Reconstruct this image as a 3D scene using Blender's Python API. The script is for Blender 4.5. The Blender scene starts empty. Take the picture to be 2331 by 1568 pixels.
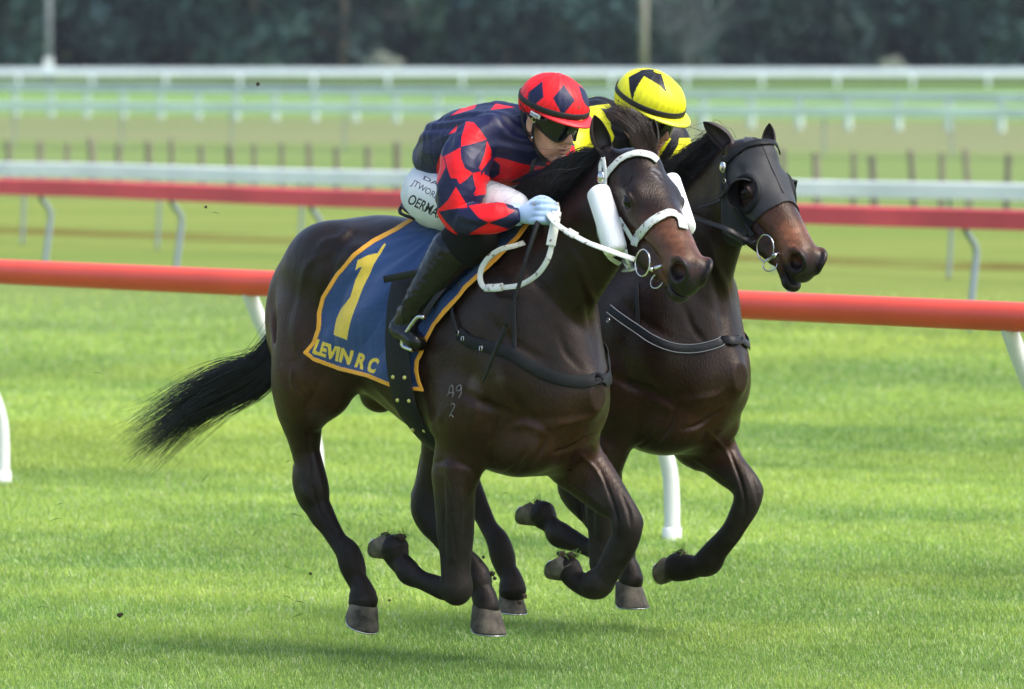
import bpy, bmesh, math, random
import numpy as np
from mathutils import Vector, Matrix, noise as mnoise

# ---------------------------------------------------------------- camera, light, exposure
SC = bpy.context.scene
FPX, CAMH, HORIZ = 14500.0, 2.27, 100.0          # focal length in 2330-px-wide units, camera height, horizon row
PITCH = math.atan((784 - HORIZ) / FPX)
CP, SP = math.cos(PITCH), math.sin(PITCH)
cam_d = bpy.data.cameras.new('camera'); cam = bpy.data.objects.new('camera', cam_d)
SC.collection.objects.link(cam); SC.camera = cam
cam.location = (0, 0, CAMH); cam.rotation_euler = (math.pi / 2 - PITCH, 0, 0)
cam_d.sensor_width = 36; cam_d.lens = FPX / 2330 * 36
cam_d.clip_start = 0.5; cam_d.clip_end = 3000
cam_d.dof.use_dof = True; cam_d.dof.focus_distance = 23.1; cam_d.dof.aperture_fstop = 4.6

SUN_EL, SUN_AZ = math.radians(56), math.radians(118)   # azimuth from the view direction towards the right
W = bpy.data.worlds.new('World'); SC.world = W; W.use_nodes = True
wn = W.node_tree; bg = wn.nodes['Background']
sky = wn.nodes.new('ShaderNodeTexSky'); sky.sky_type = 'NISHITA'; sky.sun_disc = False
sky.sun_elevation = SUN_EL; sky.sun_rotation = SUN_AZ
sky.air_density = 1.0; sky.dust_density = 3.5; sky.ozone_density = 1.0
wn.links.new(sky.outputs[0], bg.inputs[0]); bg.inputs[1].default_value = 0.15
sun_d = bpy.data.lights.new('sun', 'SUN'); sun = bpy.data.objects.new('sun', sun_d); SC.collection.objects.link(sun)
sun_d.energy = 1.45; sun_d.angle = math.radians(34); sun_d.color = (1, .965, .9)
sdir = Vector((math.sin(SUN_AZ) * math.cos(SUN_EL), math.cos(SUN_AZ) * math.cos(SUN_EL), math.sin(SUN_EL)))
sun.rotation_euler = sdir.to_track_quat('Z', 'Y').to_euler()
SC.view_settings.view_transform = 'Standard'; SC.view_settings.look = 'None'
SC.view_settings.exposure = 1.10; SC.view_settings.gamma = 1
SC.cycles.max_bounces = 6; SC.cycles.diffuse_bounces = 3; SC.cycles.transparent_max_bounces = 8

# ---------------------------------------------------------------- measuring: photo point <-> place
def ray(u, v):
    x = (u - 1165) / FPX; y = -(v - 784) / FPX
    return np.array([x, CP + y * SP, -SP + y * CP])
def proj(p):
    d = np.asarray(p, float) - np.array([0, 0, CAMH])
    fw = d[..., 1] * CP - d[..., 2] * SP; up = d[..., 1] * SP + d[..., 2] * CP
    return 1165 + FPX * d[..., 0] / fw, 784 - FPX * up / fw
def at(u, v, depth):                               # point on the ray at a world depth (metres along Y)
    r = ray(u, v); return np.array([0, 0, CAMH]) + r * (depth / r[1])
def ground_at(u, v):
    r = ray(u, v); return np.array([0, 0, CAMH]) + r * (-CAMH / r[2])
class Frame:                                       # f forward, l to the animal's right, z up
    def __init__(s, O, th):
        s.O = np.array(O, float); c, n = math.cos(th), math.sin(th); s.th = th
        s.f = np.array([c, -n, 0]); s.l = np.array([-n, -c, 0]); s.zz = np.array([0, 0, 1.])
    def P(s, u, v, l):
        r = ray(u, v); C = np.array([0, 0, CAMH])
        t = (l + (s.O - C) @ s.l) / (r @ s.l); w = C + r * t - s.O
        return np.array([w @ s.f, l, w[2]])
    def W(s, p):
        p = np.asarray(p, float); return s.O + p[..., :1] * s.f + p[..., 1:2] * s.l + p[..., 2:3] * s.zz
    def px(s, p): return proj(s.W(p))
TH = math.radians(45)
O1 = ground_at(1000, 1510); H1 = Frame(O1, TH)
O2 = O1 + np.array([.551, 1.21, 0]); H2 = Frame(O2, TH)

# ---------------------------------------------------------------- object helpers
def link(o, parent=None):
    SC.collection.objects.link(o)
    if parent is not None: o.parent = parent
    return o
def tag(o, label=None, cat=None, group=None, kind=None):
    if label: o['label'] = label
    if cat: o['category'] = cat
    if group: o['group'] = group
    if kind: o['kind'] = kind
    return o
def empty(name, loc=(0, 0, 0), rz=0):
    o = bpy.data.objects.new(name, None); o.empty_display_size = .2
    o.location = loc; o.rotation_euler = (0, 0, rz); return link(o)
def mesh_obj(name, V, Fc, mat=None, parent=None, smooth=True, attrs=None, mats=None, midx=None):
    V = np.asarray(V, np.float32); me = bpy.data.meshes.new(name)
    if isinstance(Fc, np.ndarray):
        n, k = Fc.shape
        me.vertices.add(len(V)); me.vertices.foreach_set('co', V.ravel())
        me.loops.add(n * k); me.loops.foreach_set('vertex_index', Fc.astype(np.int32).ravel())
        me.polygons.add(n); me.polygons.foreach_set('loop_start', np.arange(0, n * k, k, dtype=np.int32))
        me.update(calc_edges=True)
    else:
        me.from_pydata([tuple(map(float, v)) for v in V], [], [tuple(map(int, f)) for f in Fc]); me.update()
    if smooth: me.polygons.foreach_set('use_smooth', np.ones(len(me.polygons), bool))
    if attrs:
        for nm, a in attrs.items():
            a = np.asarray(a, np.float32)
            if a.ndim == 2:
                at_ = me.attributes.new(nm, 'FLOAT_COLOR', 'POINT')
                at_.data.foreach_set('color', np.hstack([a, np.ones((len(a), 1), np.float32)]).ravel())
            else:
                at_ = me.attributes.new(nm, 'FLOAT', 'POINT'); at_.data.foreach_set('value', a)
    if mats:
        for m in mats: me.materials.append(m)
        me.polygons.foreach_set('material_index', np.asarray(midx, np.int32))
    elif mat: me.materials.append(mat)
    me.validate()
    return link(bpy.data.objects.new(name, me), parent)
def loc(p):                                        # (f,l,z) -> the root's local axes
    return np.asarray(p, float) * np.array([1, -1, 1])
def part(name, V, Fc, mat, parent, **k):           # mesh given in (f,l,z)
    if isinstance(Fc, np.ndarray): Fc = Fc[:, ::-1]
    else: Fc = [tuple(f)[::-1] for f in Fc]
    return mesh_obj(name, loc(V), Fc, mat, parent, **k)

# ---------------------------------------------------------------- materials
def new_mat(name):
    m = bpy.data.materials.new(name); m.use_nodes = True
    return m, m.node_tree, m.node_tree.nodes['Principled BSDF']
def node(t, ty, **kw):
    n = t.nodes.new(ty)
    for k, v in kw.items():
        if k.startswith('_'): setattr(n, k[1:], v)
        else: n.inputs[k.replace('__', ' ')].default_value = v
    return n
def ramp(t, stops, src=None):
    r = t.nodes.new('ShaderNodeValToRGB'); e = r.color_ramp.elements
    while len(e) < len(stops): e.new(.5)
    for i, (p, c) in enumerate(stops):
        e[i].position = p; e[i].color = (*c, 1) if len(c) == 3 else c
    if src is not None: t.links.new(src, r.inputs[0])
    return r
def add_bump(t, b, scale, strength, dist=.002, detail=4, coord='Object', vec=None, chain=None, stretch=None):
    tc = t.nodes.new('ShaderNodeTexCoord'); n = node(t, 'ShaderNodeTexNoise', Scale=scale, Detail=detail)
    src = tc.outputs[coord]
    if stretch:
        mp = t.nodes.new('ShaderNodeMapping'); mp.inputs['Scale'].default_value = stretch
        t.links.new(src, mp.inputs[0]); src = mp.outputs[0]
    t.links.new(src, n.inputs['Vector'])
    bp = node(t, 'ShaderNodeBump', Strength=strength, Distance=dist)
    t.links.new(n.outputs[0], bp.inputs['Height'])
    if chain is not None: t.links.new(chain.outputs[0], bp.inputs['Normal'])
    t.links.new(bp.outputs[0], b.inputs['Normal']); return bp
def simple(name, col, rough=.5, metal=0, bump=None, spec=.5, coat=0, var=0, vscale=8, sheen=0):
    m, t, b = new_mat(name)
    b.inputs['Base Color'].default_value = (*col, 1); b.inputs['Roughness'].default_value = rough
    b.inputs['Metallic'].default_value = metal; b.inputs['Specular IOR Level'].default_value = spec
    b.inputs['Coat Weight'].default_value = coat; b.inputs['Coat Roughness'].default_value = .15
    b.inputs['Sheen Weight'].default_value = sheen
    if var:
        tc = t.nodes.new('ShaderNodeTexCoord'); n = node(t, 'ShaderNodeTexNoise', Scale=vscale, Detail=6)
        t.links.new(tc.outputs['Object'], n.inputs['Vector'])
        lo = tuple(c * (1 - var) for c in col); hi = tuple(min(1, c * (1 + var)) for c in col)
        r = ramp(t, [(.3, lo), (.7, hi)], n.outputs[0]); t.links.new(r.outputs[0], b.inputs['Base Color'])
    if bump: add_bump(t, b, *bump)
    return m
def attr_mat(name, rough=.5, bump=None, spec=.5, sheen=0, coat=0, var=.12, vscale=30, attr='col', stretch=None):
    m, t, b = new_mat(name)
    a = t.nodes.new('ShaderNodeAttribute'); a.attribute_name = attr
    tc = t.nodes.new('ShaderNodeTexCoord'); n = node(t, 'ShaderNodeTexNoise', Scale=vscale, Detail=6)
    t.links.new(tc.outputs['Object'], n.inputs['Vector'])
    r = ramp(t, [(.3, (1 - var,) * 3), (.7, (1 + var * .0,) * 3)], n.outputs[0])
    mx = t.nodes.new('ShaderNodeMix'); mx.data_type = 'RGBA'; mx.blend_type = 'MULTIPLY'; mx.inputs[0].default_value = 1
    t.links.new(a.outputs['Color'], mx.inputs[6]); t.links.new(r.outputs[0], mx.inputs[7])
    t.links.new(mx.outputs[2], b.inputs['Base Color'])
    b.inputs['Roughness'].default_value = rough; b.inputs['Specular IOR Level'].default_value = spec
    b.inputs['Sheen Weight'].default_value = sheen; b.inputs['Coat Weight'].default_value = coat
    if bump: add_bump(t, b, *bump, stretch=stretch)
    return m

# ---------------------------------------------------------------- distance fields -> one continuous surface
def catmull(P, m):
    P = np.asarray(P, float)
    if len(P) < 3: 
        t = np.linspace(0, 1, m + 1)[:, None]; return P[0] * (1 - t) + P[1] * t
    Q = np.vstack([2 * P[0] - P[1], P, 2 * P[-1] - P[-2]]); out = []
    for i in range(1, len(Q) - 2):
        for t in np.arange(m) / m:
            a, b, c, d = Q[i - 1:i + 3]
            out.append(.5 * (2 * b + (c - a) * t + (2 * a - 5 * b + 4 * c - d) * t * t + (3 * b - a - 3 * c + d) * t ** 3))
    out.append(P[-1]); return np.array(out)
class Field:
    def __init__(s, lo, hi, h):
        s.lo = np.array(lo, float); s.h = h
        s.n = np.ceil((np.array(hi) - s.lo) / h).astype(int) + 1
        s.a = np.full(s.n, .25, np.float32)
    def sub(s, lo, hi):
        i0 = np.clip(np.floor((np.array(lo) - s.lo) / s.h).astype(int), 0, s.n); i1 = np.clip(np.ceil((np.array(hi) - s.lo) / s.h).astype(int) + 1, 0, s.n)
        sl = tuple(slice(a, b) for a, b in zip(i0, i1))
        g = [(s.lo[k] + np.arange(i0[k], i1[k]) * s.h).astype(np.float32) for k in range(3)]
        return sl, g[0][:, None, None], g[1][None, :, None], g[2][None, None, :]
    def comb(s, sl, d, k, op):
        A = s.a[sl]
        if op == '-': d = -d
        hh = np.maximum(k - np.abs(A - d), 0) / k if k > 0 else 0
        s.a[sl] = (np.minimum(A, d) - hh * hh * k * .25) if op == '+' else (np.maximum(A, d) + hh * hh * k * .25)
    def ell(s, c, r, k=.03, op='+', R=None):
        c = np.array(c, float); r = np.array(r, float)
        m = r.max() + k + .02 if R is not None else r + k + .02
        sl, x, y, z = s.sub(c - m, c + m)
        if 0 in s.a[sl].shape: return
        x, y, z = x - c[0], y - c[1], z - c[2]
        if R is not None:
            R = np.asarray(R, float)   # rows = axes
            x, y, z = (R[0, 0] * x + R[0, 1] * y + R[0, 2] * z), (R[1, 0] * x + R[1, 1] * y + R[1, 2] * z), (R[2, 0] * x + R[2, 1] * y + R[2, 2] * z)
        k0 = np.sqrt((x / r[0]) ** 2 + (y / r[1]) ** 2 + (z / r[2]) ** 2)
        k1 = np.sqrt((x / r[0] ** 2) ** 2 + (y / r[1] ** 2) ** 2 + (z / r[2] ** 2) ** 2)
        s.comb(sl, (k0 * (k0 - 1) / np.maximum(k1, 1e-6)).astype(np.float32), k, op)
    def chain(s, pts, k=.03, op='+', n=(0, 1, 0), m=4, ns=None):
        """pts rows: x,y,z,r,q  (q = width along n relative to r)"""
        P = catmull(pts, m); P[:, 3] = np.maximum(P[:, 3], .002)
        pad = k + .02; R = P[:, 3] * np.maximum(1, P[:, 4])
        sl, X, Y, Z = s.sub((P[:, :3] - R[:, None]).min(0) - pad, (P[:, :3] + R[:, None]).max(0) + pad)
        T = np.full(s.a[sl].shape, .25, np.float32)
        if 0 in T.shape: return
        o = np.array([a.start for a in sl]); n = np.array(n, float); n /= np.linalg.norm(n)
        for a, b in zip(P[:-1], P[1:]):
            ab = b[:3] - a[:3]; L2 = ab @ ab
            if L2 < 1e-12: continue
            rm = max(a[3] * max(1, a[4]), b[3] * max(1, b[4])) + pad
            s2, x, y, z = s.sub(np.minimum(a[:3], b[:3]) - rm, np.maximum(a[:3], b[:3]) + rm)
            ls = tuple(slice(q.start - oo, q.stop - oo) for q, oo in zip(s2, o))
            ls = tuple(slice(max(0, q.start), min(dim, q.stop)) for q, dim in zip(ls, T.shape))
            x, y, z = X[ls[0]], Y[:, ls[1]], Z[:, :, ls[2]]
            x, y, z = x - a[0], y - a[1], z - a[2]
            t = np.clip((x * ab[0] + y * ab[1] + z * ab[2]) / L2, 0, 1)
            wx, wy, wz = x - t * ab[0], y - t * ab[1], z - t * ab[2]
            r = a[3] + (b[3] - a[3]) * t; q = a[4] + (b[4] - a[4]) * t
            wn_ = wx * n[0] + wy * n[1] + wz * n[2]
            g1 = 1 / (q * q) - 1; w2 = wx * wx + wy * wy + wz * wz
            e1 = np.sqrt(w2 + wn_ * wn_ * g1); e2 = np.sqrt(w2 + wn_ * wn_ * (1 / q ** 4 - 1))
            d = (e1 - r) * np.clip(e1 / np.maximum(e2, 1e-6), .2, 3)
            T[ls] = np.minimum(T[ls], d.astype(np.float32))
        s.comb(sl, T, k, op)
    def fn(s, f, lo, hi, k=.03, op='+'):
        sl, x, y, z = s.sub(lo, hi); s.comb(sl, np.asarray(f(x, y, z), np.float32), k, op)
    def val(s, p):
        p = np.atleast_2d(np.asarray(p, float)); g = (p - s.lo) / s.h
        g = np.clip(g, 0, s.n - 1.001); i = g.astype(int); f = g - i; r = 0
        for dx in (0, 1):
            for dy in (0, 1):
                for dz in (0, 1):
                    w = (f[:, 0] if dx else 1 - f[:, 0]) * (f[:, 1] if dy else 1 - f[:, 1]) * (f[:, 2] if dz else 1 - f[:, 2])
                    r = r + w * s.a[i[:, 0] + dx, i[:, 1] + dy, i[:, 2] + dz]
        return r
    def grad(s, p):
        e = s.h; p = np.atleast_2d(np.asarray(p, float)); G = np.stack([s.val(p + e * v) - s.val(p - e * v) for v in np.eye(3)], 1)
        return G / np.maximum(np.linalg.norm(G, axis=1, keepdims=True), 1e-9)
    def snap(s, p, off=.002, it=14):
        p = np.atleast_2d(np.array(p, float)).copy()
        for _ in range(it):
            p -= np.clip(s.val(p) - off, -.02, .02)[:, None] * s.grad(p) * .9
        return p
    def mesh(s, smooth=0):
        A = s.a; S = A < 0; c = [slice(None, -1), slice(1, None)]
        cnt = np.zeros(tuple(d - 1 for d in S.shape), np.uint8)
        for dx in c:
            for dy in c:
                for dz in c: cnt += S[dx, dy, dz]
        act = (cnt > 0) & (cnt < 8); I = np.argwhere(act)
        idx = np.full(act.shape, -1, np.int32); idx[tuple(I.T)] = np.arange(len(I), dtype=np.int32)
        acc = np.zeros((len(I), 3)); num = np.zeros(len(I))
        corner = np.array([(a, b, c_) for a in (0, 1) for b in (0, 1) for c_ in (0, 1)])
        vals = np.stack([A[tuple((I + cc).T)] for cc in corner], 1).astype(float)
        for i in range(8):
            for j in range(i + 1, 8):
                if np.abs(corner[i] - corner[j]).sum() != 1: continue
                m = (vals[:, i] < 0) != (vals[:, j] < 0)
                t = vals[m, i] / (vals[m, i] - vals[m, j])
                acc[m] += corner[i] + t[:, None] * (corner[j] - corner[i]); num[m] += 1
        V = s.lo + (I + acc / num[:, None]) * s.h
        Q = []
        for ax in range(3):
            b, c2 = (ax + 1) % 3, (ax + 2) % 3
            lo_ = [slice(None)] * 3; hi_ = [slice(None)] * 3; lo_[ax] = slice(None, -1); hi_[ax] = slice(1, None)
            d = S[tuple(lo_)].astype(np.int8) - S[tuple(hi_)].astype(np.int8)
            E = np.argwhere(d != 0); sg = d[tuple(E.T)]
            ok = (E[:, b] > 0) & (E[:, c2] > 0) & (E[:, b] < idx.shape[b]) & (E[:, c2] < idx.shape[c2]); E = E[ok]; sg = sg[ok]
            def cell(db, dc):
                q = E.copy(); q[:, b] += db; q[:, c2] += dc; return idx[tuple(q.T)]
            q = np.stack([cell(-1, -1), cell(0, -1), cell(0, 0), cell(-1, 0)], 1)
            q[sg < 0] = q[sg < 0][:, ::-1]; Q.append(q)
        Q = np.vstack(Q); Q = Q[(Q >= 0).all(1)]
        for _ in range(smooth): V = lap(V, Q, .5)
        return V, Q
def lap(V, Q, w):
    ac = np.zeros_like(V); n = np.zeros(len(V))
    for i in range(Q.shape[1]):
        a, b = Q[:, i], Q[:, (i + 1) % Q.shape[1]]
        for k in range(3): ac[:, k] += np.bincount(a, V[b, k], len(V)) + np.bincount(b, V[a, k], len(V))
        n += np.bincount(a, minlength=len(V)) + np.bincount(b, minlength=len(V))
    return V * (1 - w) + w * ac / np.maximum(n, 1)[:, None]
def vnormals(V, Q):
    fn_ = np.cross(V[Q[:, 2]] - V[Q[:, 0]], V[Q[:, 3 % Q.shape[1]]] - V[Q[:, 1]]) if Q.shape[1] == 4 else np.cross(V[Q[:, 1]] - V[Q[:, 0]], V[Q[:, 2]] - V[Q[:, 0]])
    N = np.zeros_like(V)
    for i in range(Q.shape[1]):
        for k in range(3): N[:, k] += np.bincount(Q[:, i], fn_[:, k], len(V))
    return N / np.maximum(np.linalg.norm(N, axis=1, keepdims=True), 1e-12)
def inpoly(u, v, poly):
    poly = np.asarray(poly, float); r = np.zeros(np.shape(u), bool); j = len(poly) - 1
    for i in range(len(poly)):
        (xi, yi), (xj, yj) = poly[i], poly[j]
        if yi != yj:
            c = ((yi > v) != (yj > v)) & (u < (xj - xi) * (v - yi) / (yj - yi) + xi); r ^= c
        j = i
    return r
def sstep(a, b, x):
    t = np.clip((x - a) / (b - a), 0, 1); return t * t * (3 - 2 * t)
def vnoise(P, sc, seed=0):
    """cheap smooth noise from a few rotated sines, -1..1"""
    rs = np.random.RandomState(seed); r = 0
    for k in range(6):
        d = rs.normal(size=3); d *= sc * (.6 + rs.rand()) / np.linalg.norm(d); r = r + np.sin(P @ d + rs.rand() * 6.28 + 1.3 * np.sin(P @ (np.roll(d, 1) * .7)))
    return r / 3.
def norm(v): v = np.asarray(v, float); return v / np.linalg.norm(v)

# ---------------------------------------------------------------- swept shapes
def frames(P, up=(0, 0, 1)):
    T = np.gradient(P, axis=0); T /= np.maximum(np.linalg.norm(T, axis=1, keepdims=True), 1e-9)
    N = []; n = np.array(up, float)
    n = n - (n @ T[0]) * T[0]
    if np.linalg.norm(n) < 1e-3: n = np.cross(T[0], (1, 0, 0))
    for t in T:
        n = n - (n @ t) * t; n = n / max(np.linalg.norm(n), 1e-9); N.append(n)
    N = np.array(N); return T, N, np.cross(T, N)
def tube(P, r, sides=12, up=(0, 0, 1), flat=1., closed=False, caps=True):
    P = np.asarray(P, float); r = np.broadcast_to(r, (len(P),)); T, N, B = frames(P, up)
    a = np.arange(sides) / sides * 2 * math.pi
    V = (P[:, None] + r[:, None, None] * (np.cos(a)[None, :, None] * N[:, None] + flat * np.sin(a)[None, :, None] * B[:, None])).reshape(-1, 3)
    Fc = []; n = len(P)
    for i in range(n if closed else n - 1):
        for j in range(sides):
            a0, a1 = i * sides + j, i * sides + (j + 1) % sides; i2 = (i + 1) % n
            Fc.append((a0, a1, i2 * sides + (j + 1) % sides, i2 * sides + j))
    if caps and not closed:
        Fc.append(tuple(range(sides))[::-1]); Fc.append(tuple((n - 1) * sides + j for j in range(sides)))
    return V, Fc
def strap(P, Nn, w, t=.003, closed=False):
    """flat band along P, its face towards Nn (per point); width w, thickness t"""
    P = np.asarray(P, float); Nn = np.broadcast_to(np.asarray(Nn, float), P.shape); n = len(P)
    if closed:
        T = np.roll(P, -1, 0) - np.roll(P, 1, 0)
    else: T = np.gradient(P, axis=0)
    T /= np.maximum(np.linalg.norm(T, axis=1, keepdims=True), 1e-9)
    Bn = np.cross(T, Nn); Bn /= np.maximum(np.linalg.norm(Bn, axis=1, keepdims=True), 1e-9)
    Nn = np.cross(Bn, T); w = np.broadcast_to(w, (n,))[:, None] / 2; c = .35 * t
    rings = [P + Bn * (w - c), P + Bn * w + Nn * c, P + Bn * w + Nn * (t - c), P + Bn * (w - c) + Nn * t, P - Bn * (w - c) + Nn * t, P - Bn * w + Nn * (t - c), P - Bn * w + Nn * c, P - Bn * (w - c)]
    V = np.stack(rings, 1).reshape(-1, 3); m = 8; Fc = []
    for i in range(n if closed else n - 1):
        i2 = (i + 1) % n
        for j in range(m): Fc.append((i * m + j, i2 * m + j, i2 * m + (j + 1) % m, i * m + (j + 1) % m))
    if not closed: Fc.append(tuple(range(m))); Fc.append(tuple((n - 1) * m + j for j in range(m))[::-1])
    return V, Fc
def strands(paths, r0, r1=.0002, sides=3):
    """paths: (N, n, 3) array of hairs -> thin tubes in one array mesh"""
    paths = np.asarray(paths, float); N, n, _ = paths.shape
    T = np.gradient(paths, axis=1); T /= np.maximum(np.linalg.norm(T, axis=2, keepdims=True), 1e-9)
    ref = np.array([.37, .71, .6]); A = np.cross(T, ref); A /= np.maximum(np.linalg.norm(A, axis=2, keepdims=True), 1e-9); B = np.cross(T, A)
    r = np.broadcast_to(np.asarray(r0, float).reshape(-1, 1), (N, 1)) * (1 - np.linspace(0, 1, n) ** 2)[None] + r1
    V = np.stack([paths + r[..., None] * (math.cos(k * 2 * math.pi / sides) * A + math.sin(k * 2 * math.pi / sides) * B) for k in range(sides)], 2)
    base = (np.arange(N) * n * sides)[:, None, None] + (np.arange(n - 1) * sides)[None, :, None]
    k = np.arange(sides)[None, None]; k2 = (k + 1) % sides
    Q = np.stack([base + k, base + k2, base + sides + k2, base + sides + k], -1).reshape(-1, 4)
    return V.reshape(-1, 3), Q
def merge(*ms):
    V = []; Fc = []; o = 0
    for v, f in ms:
        v = np.asarray(v, float); V.append(v); Fc += [tuple(int(i) + o for i in q) for q in f]; o += len(v)
    return np.vstack(V), Fc
def box(c, s, R=None, bev=.1):
    bm = bmesh.new(); bmesh.ops.create_cube(bm, size=1)
    for v in bm.verts: v.co = Vector((v.co.x * s[0], v.co.y * s[1], v.co.z * s[2]))
    if bev: bmesh.ops.bevel(bm, geom=bm.edges[:], offset=bev * min(s), segments=2, affect='EDGES', profile=.6)
    V = np.array([v.co[:] for v in bm.verts]); bm.verts.index_update(); Fc = [tuple(v.index for v in f.verts) for f in bm.faces]; bm.free()
    if R is not None: V = V @ np.asarray(R, float)
    return V + np.array(c, float), Fc
def ellmesh(c, r, R=None, seg=20, rings=12):
    bm = bmesh.new(); bmesh.ops.create_uvsphere(bm, u_segments=seg, v_segments=rings, radius=1)
    V = np.array([v.co[:] for v in bm.verts]) * np.array(r); bm.verts.index_update(); Fc = [tuple(v.index for v in f.verts) for f in bm.faces]; bm.free()
    if R is not None: V = V @ np.asarray(R, float)
    return V + np.array(c, float), Fc
def torus(c, ax, R_, r, seg=28, sides=8, sq=1.):
    ax = norm(ax); a = norm(np.cross(ax, (0.3, .2, 1))); b = np.cross(ax, a)
    t = np.arange(seg) / seg * 2 * math.pi
    P = np.array(c) + R_ * (np.cos(t)[:, None] * a + sq * np.sin(t)[:, None] * b)
    P2 = np.vstack([P, P[:1]]); V = []
    for i in range(seg):
        tt = norm(P[(i + 1) % seg] - P[i - 1]); rr = norm(P[i] - np.array(c)); bb = np.cross(tt, rr)
        for j in range(sides):
            g = j / sides * 2 * math.pi; V.append(P[i] + r * (math.cos(g) * rr + math.sin(g) * bb))
    Fc = [(i * sides + j, i * sides + (j + 1) % sides, ((i + 1) % seg) * sides + (j + 1) % sides, ((i + 1) % seg) * sides + j) for i in range(seg) for j in range(sides)]
    return np.array(V), Fc
def text_tris(txt, bold=0.0, shear=0):
    """flat triangles (n,3,2) of a word, x from 0 to width, cap height 1; rasterised on to surfaces as print"""
    cu = bpy.data.curves.new('t', 'FONT'); cu.body = txt; cu.offset = bold; cu.shear = shear; cu.resolution_u = 6
    ob = bpy.data.objects.new('t', cu); me = ob.to_mesh()
    me.calc_loop_triangles(); V = np.array([v.co[:2] for v in me.vertices]); T = np.array([t.vertices[:] for t in me.loop_triangles])
    ob.to_mesh_clear(); bpy.data.objects.remove(ob); bpy.data.curves.remove(cu)
    V = V - V.min(0); V = V / V[:, 1].max()
    return V[T]
def in_tris(x, y, T):
    r = np.zeros(len(x), bool)
    for a, b, c in T:
        d = (b[1] - c[1]) * (a[0] - c[0]) + (c[0] - b[0]) * (a[1] - c[1])
        if abs(d) < 1e-12: continue
        s1 = (x >= min(a[0], b[0], c[0])) & (x <= max(a[0], b[0], c[0])) & (y >= min(a[1], b[1], c[1])) & (y <= max(a[1], b[1], c[1]))
        i = np.nonzero(s1)[0]
        if not len(i): continue
        l1 = ((b[1] - c[1]) * (x[i] - c[0]) + (c[0] - b[0]) * (y[i] - c[1])) / d; l2 = ((c[1] - a[1]) * (x[i] - c[0]) + (a[0] - c[0]) * (y[i] - c[1])) / d
        r[i[(l1 >= -1e-4) & (l2 >= -1e-4) & (l1 + l2 <= 1.0001)]] = True
    return r
M = {}
def make_mats():
    M['coat'] = attr_mat('coat', rough=.33, spec=.33, bump=(170, .8, .0025), var=.5, vscale=45, stretch=(1, 1, .4))
    t = M['coat'].node_tree; b = t.nodes['Principled BSDF']; b.inputs['Specular Tint'].default_value = (1, .88, .78, 1); a = t.nodes.new('ShaderNodeAttribute'); a.attribute_name = 'rgh'; n2 = node(t, 'ShaderNodeTexNoise', Scale=14, Detail=5); tc = t.nodes.new('ShaderNodeTexCoord'); t.links.new(tc.outputs['Object'], n2.inputs['Vector'])
    ma = t.nodes.new('ShaderNodeMath'); ma.operation = 'MULTIPLY_ADD'; ma.inputs[1].default_value = .26; t.links.new(n2.outputs[0], ma.inputs[0]); sb = t.nodes.new('ShaderNodeMath'); sb.operation = 'SUBTRACT'; sb.inputs[1].default_value = .17; t.links.new(a.outputs['Fac'], sb.inputs[0]); t.links.new(sb.outputs[0], ma.inputs[2]); t.links.new(ma.outputs[0], b.inputs['Roughness'])
    M['coat_ear'] = simple('coat_ear', (.030, .020, .018), .55, var=.3, vscale=40, bump=(200, .3, .001))
    M['hoof'] = simple('hoof', (.105, .088, .066), .75, var=.75, vscale=22, bump=(50, .7, .003))
    M['steel'] = simple('steel', (.62, .62, .60), .22, 1, var=.2)
    M['eye'] = simple('eye', (.006, .0035, .0025), .16, spec=.35)
    M['skin'] = attr_mat('skin', rough=.45, spec=.4, bump=(300, .15, .0006), var=.06, vscale=60)
    b = M['skin'].node_tree.nodes['Principled BSDF']; b.inputs['Subsurface Weight'].default_value = .12; b.inputs['Subsurface Radius'].default_value = (.012, .005, .003); b.inputs['Subsurface Scale'].default_value = 1
    M['satin'] = attr_mat('satin', rough=.42, spec=.28, bump=(60, .35, .0025), var=.10, vscale=25, sheen=.0)
    M['breeches'] = attr_mat('breeches', rough=.6, spec=.3, bump=(110, .4, .002), var=.07, vscale=18, sheen=.1)
    M['stocking'] = simple('stocking', (.006, .006, .007), .8, bump=(300, .3, .001), spec=.25)
    M['patent'] = simple('patent', (.005, .005, .005), .20, spec=.4, bump=(34, .7, .006))
    M['red_cloth'] = simple('red_cloth', (.80, .02, .028), .4, bump=(90, .3, .001)); M['yellow_cloth'] = simple('yellow_cloth', (.80, .78, .02), .4, bump=(90, .3, .001))
    M['black_cloth'] = simple('black_cloth', (.009, .009, .010), .6, bump=(300, .2, .001))
    M['visor'] = attr_mat('visor', rough=.08, spec=.42, var=0)
    M['gilt'] = simple('gilt', (.65, .62, .18), .35, .6)
    M['white_plastic'] = simple('white_plastic', (.74, .77, .74), .42, var=.06, vscale=30)
    M['white_leather'] = simple('white_leather', (.66, .70, .655), .5, bump=(120, .25, .001))
    t = M['white_leather'].node_tree; b = t.nodes['Principled BSDF']; tc = t.nodes.new('ShaderNodeTexCoord'); n = node(t, 'ShaderNodeTexNoise', Scale=55, Detail=6); t.links.new(tc.outputs['Object'], n.inputs['Vector']); r = ramp(t, [(.0, (.66, .70, .655)), (.60, (.60, .63, .58)), (.66, (.13, .09, .06)), (1, (.08, .05, .03))], n.outputs[0]); t.links.new(r.outputs[0], b.inputs['Base Color'])
    M['blue_ink'] = simple('blue_ink', (.01, .04, .30), .5)
    M['glove_blue'] = simple('glove_blue', (.36, .50, .74), .55, var=.10, vscale=30, bump=(120, .3, .001), sheen=.2)
    M['glove_black'] = simple('glove_black', (.02, .02, .022), .55, bump=(120, .3, .001))
make_mats()
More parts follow.
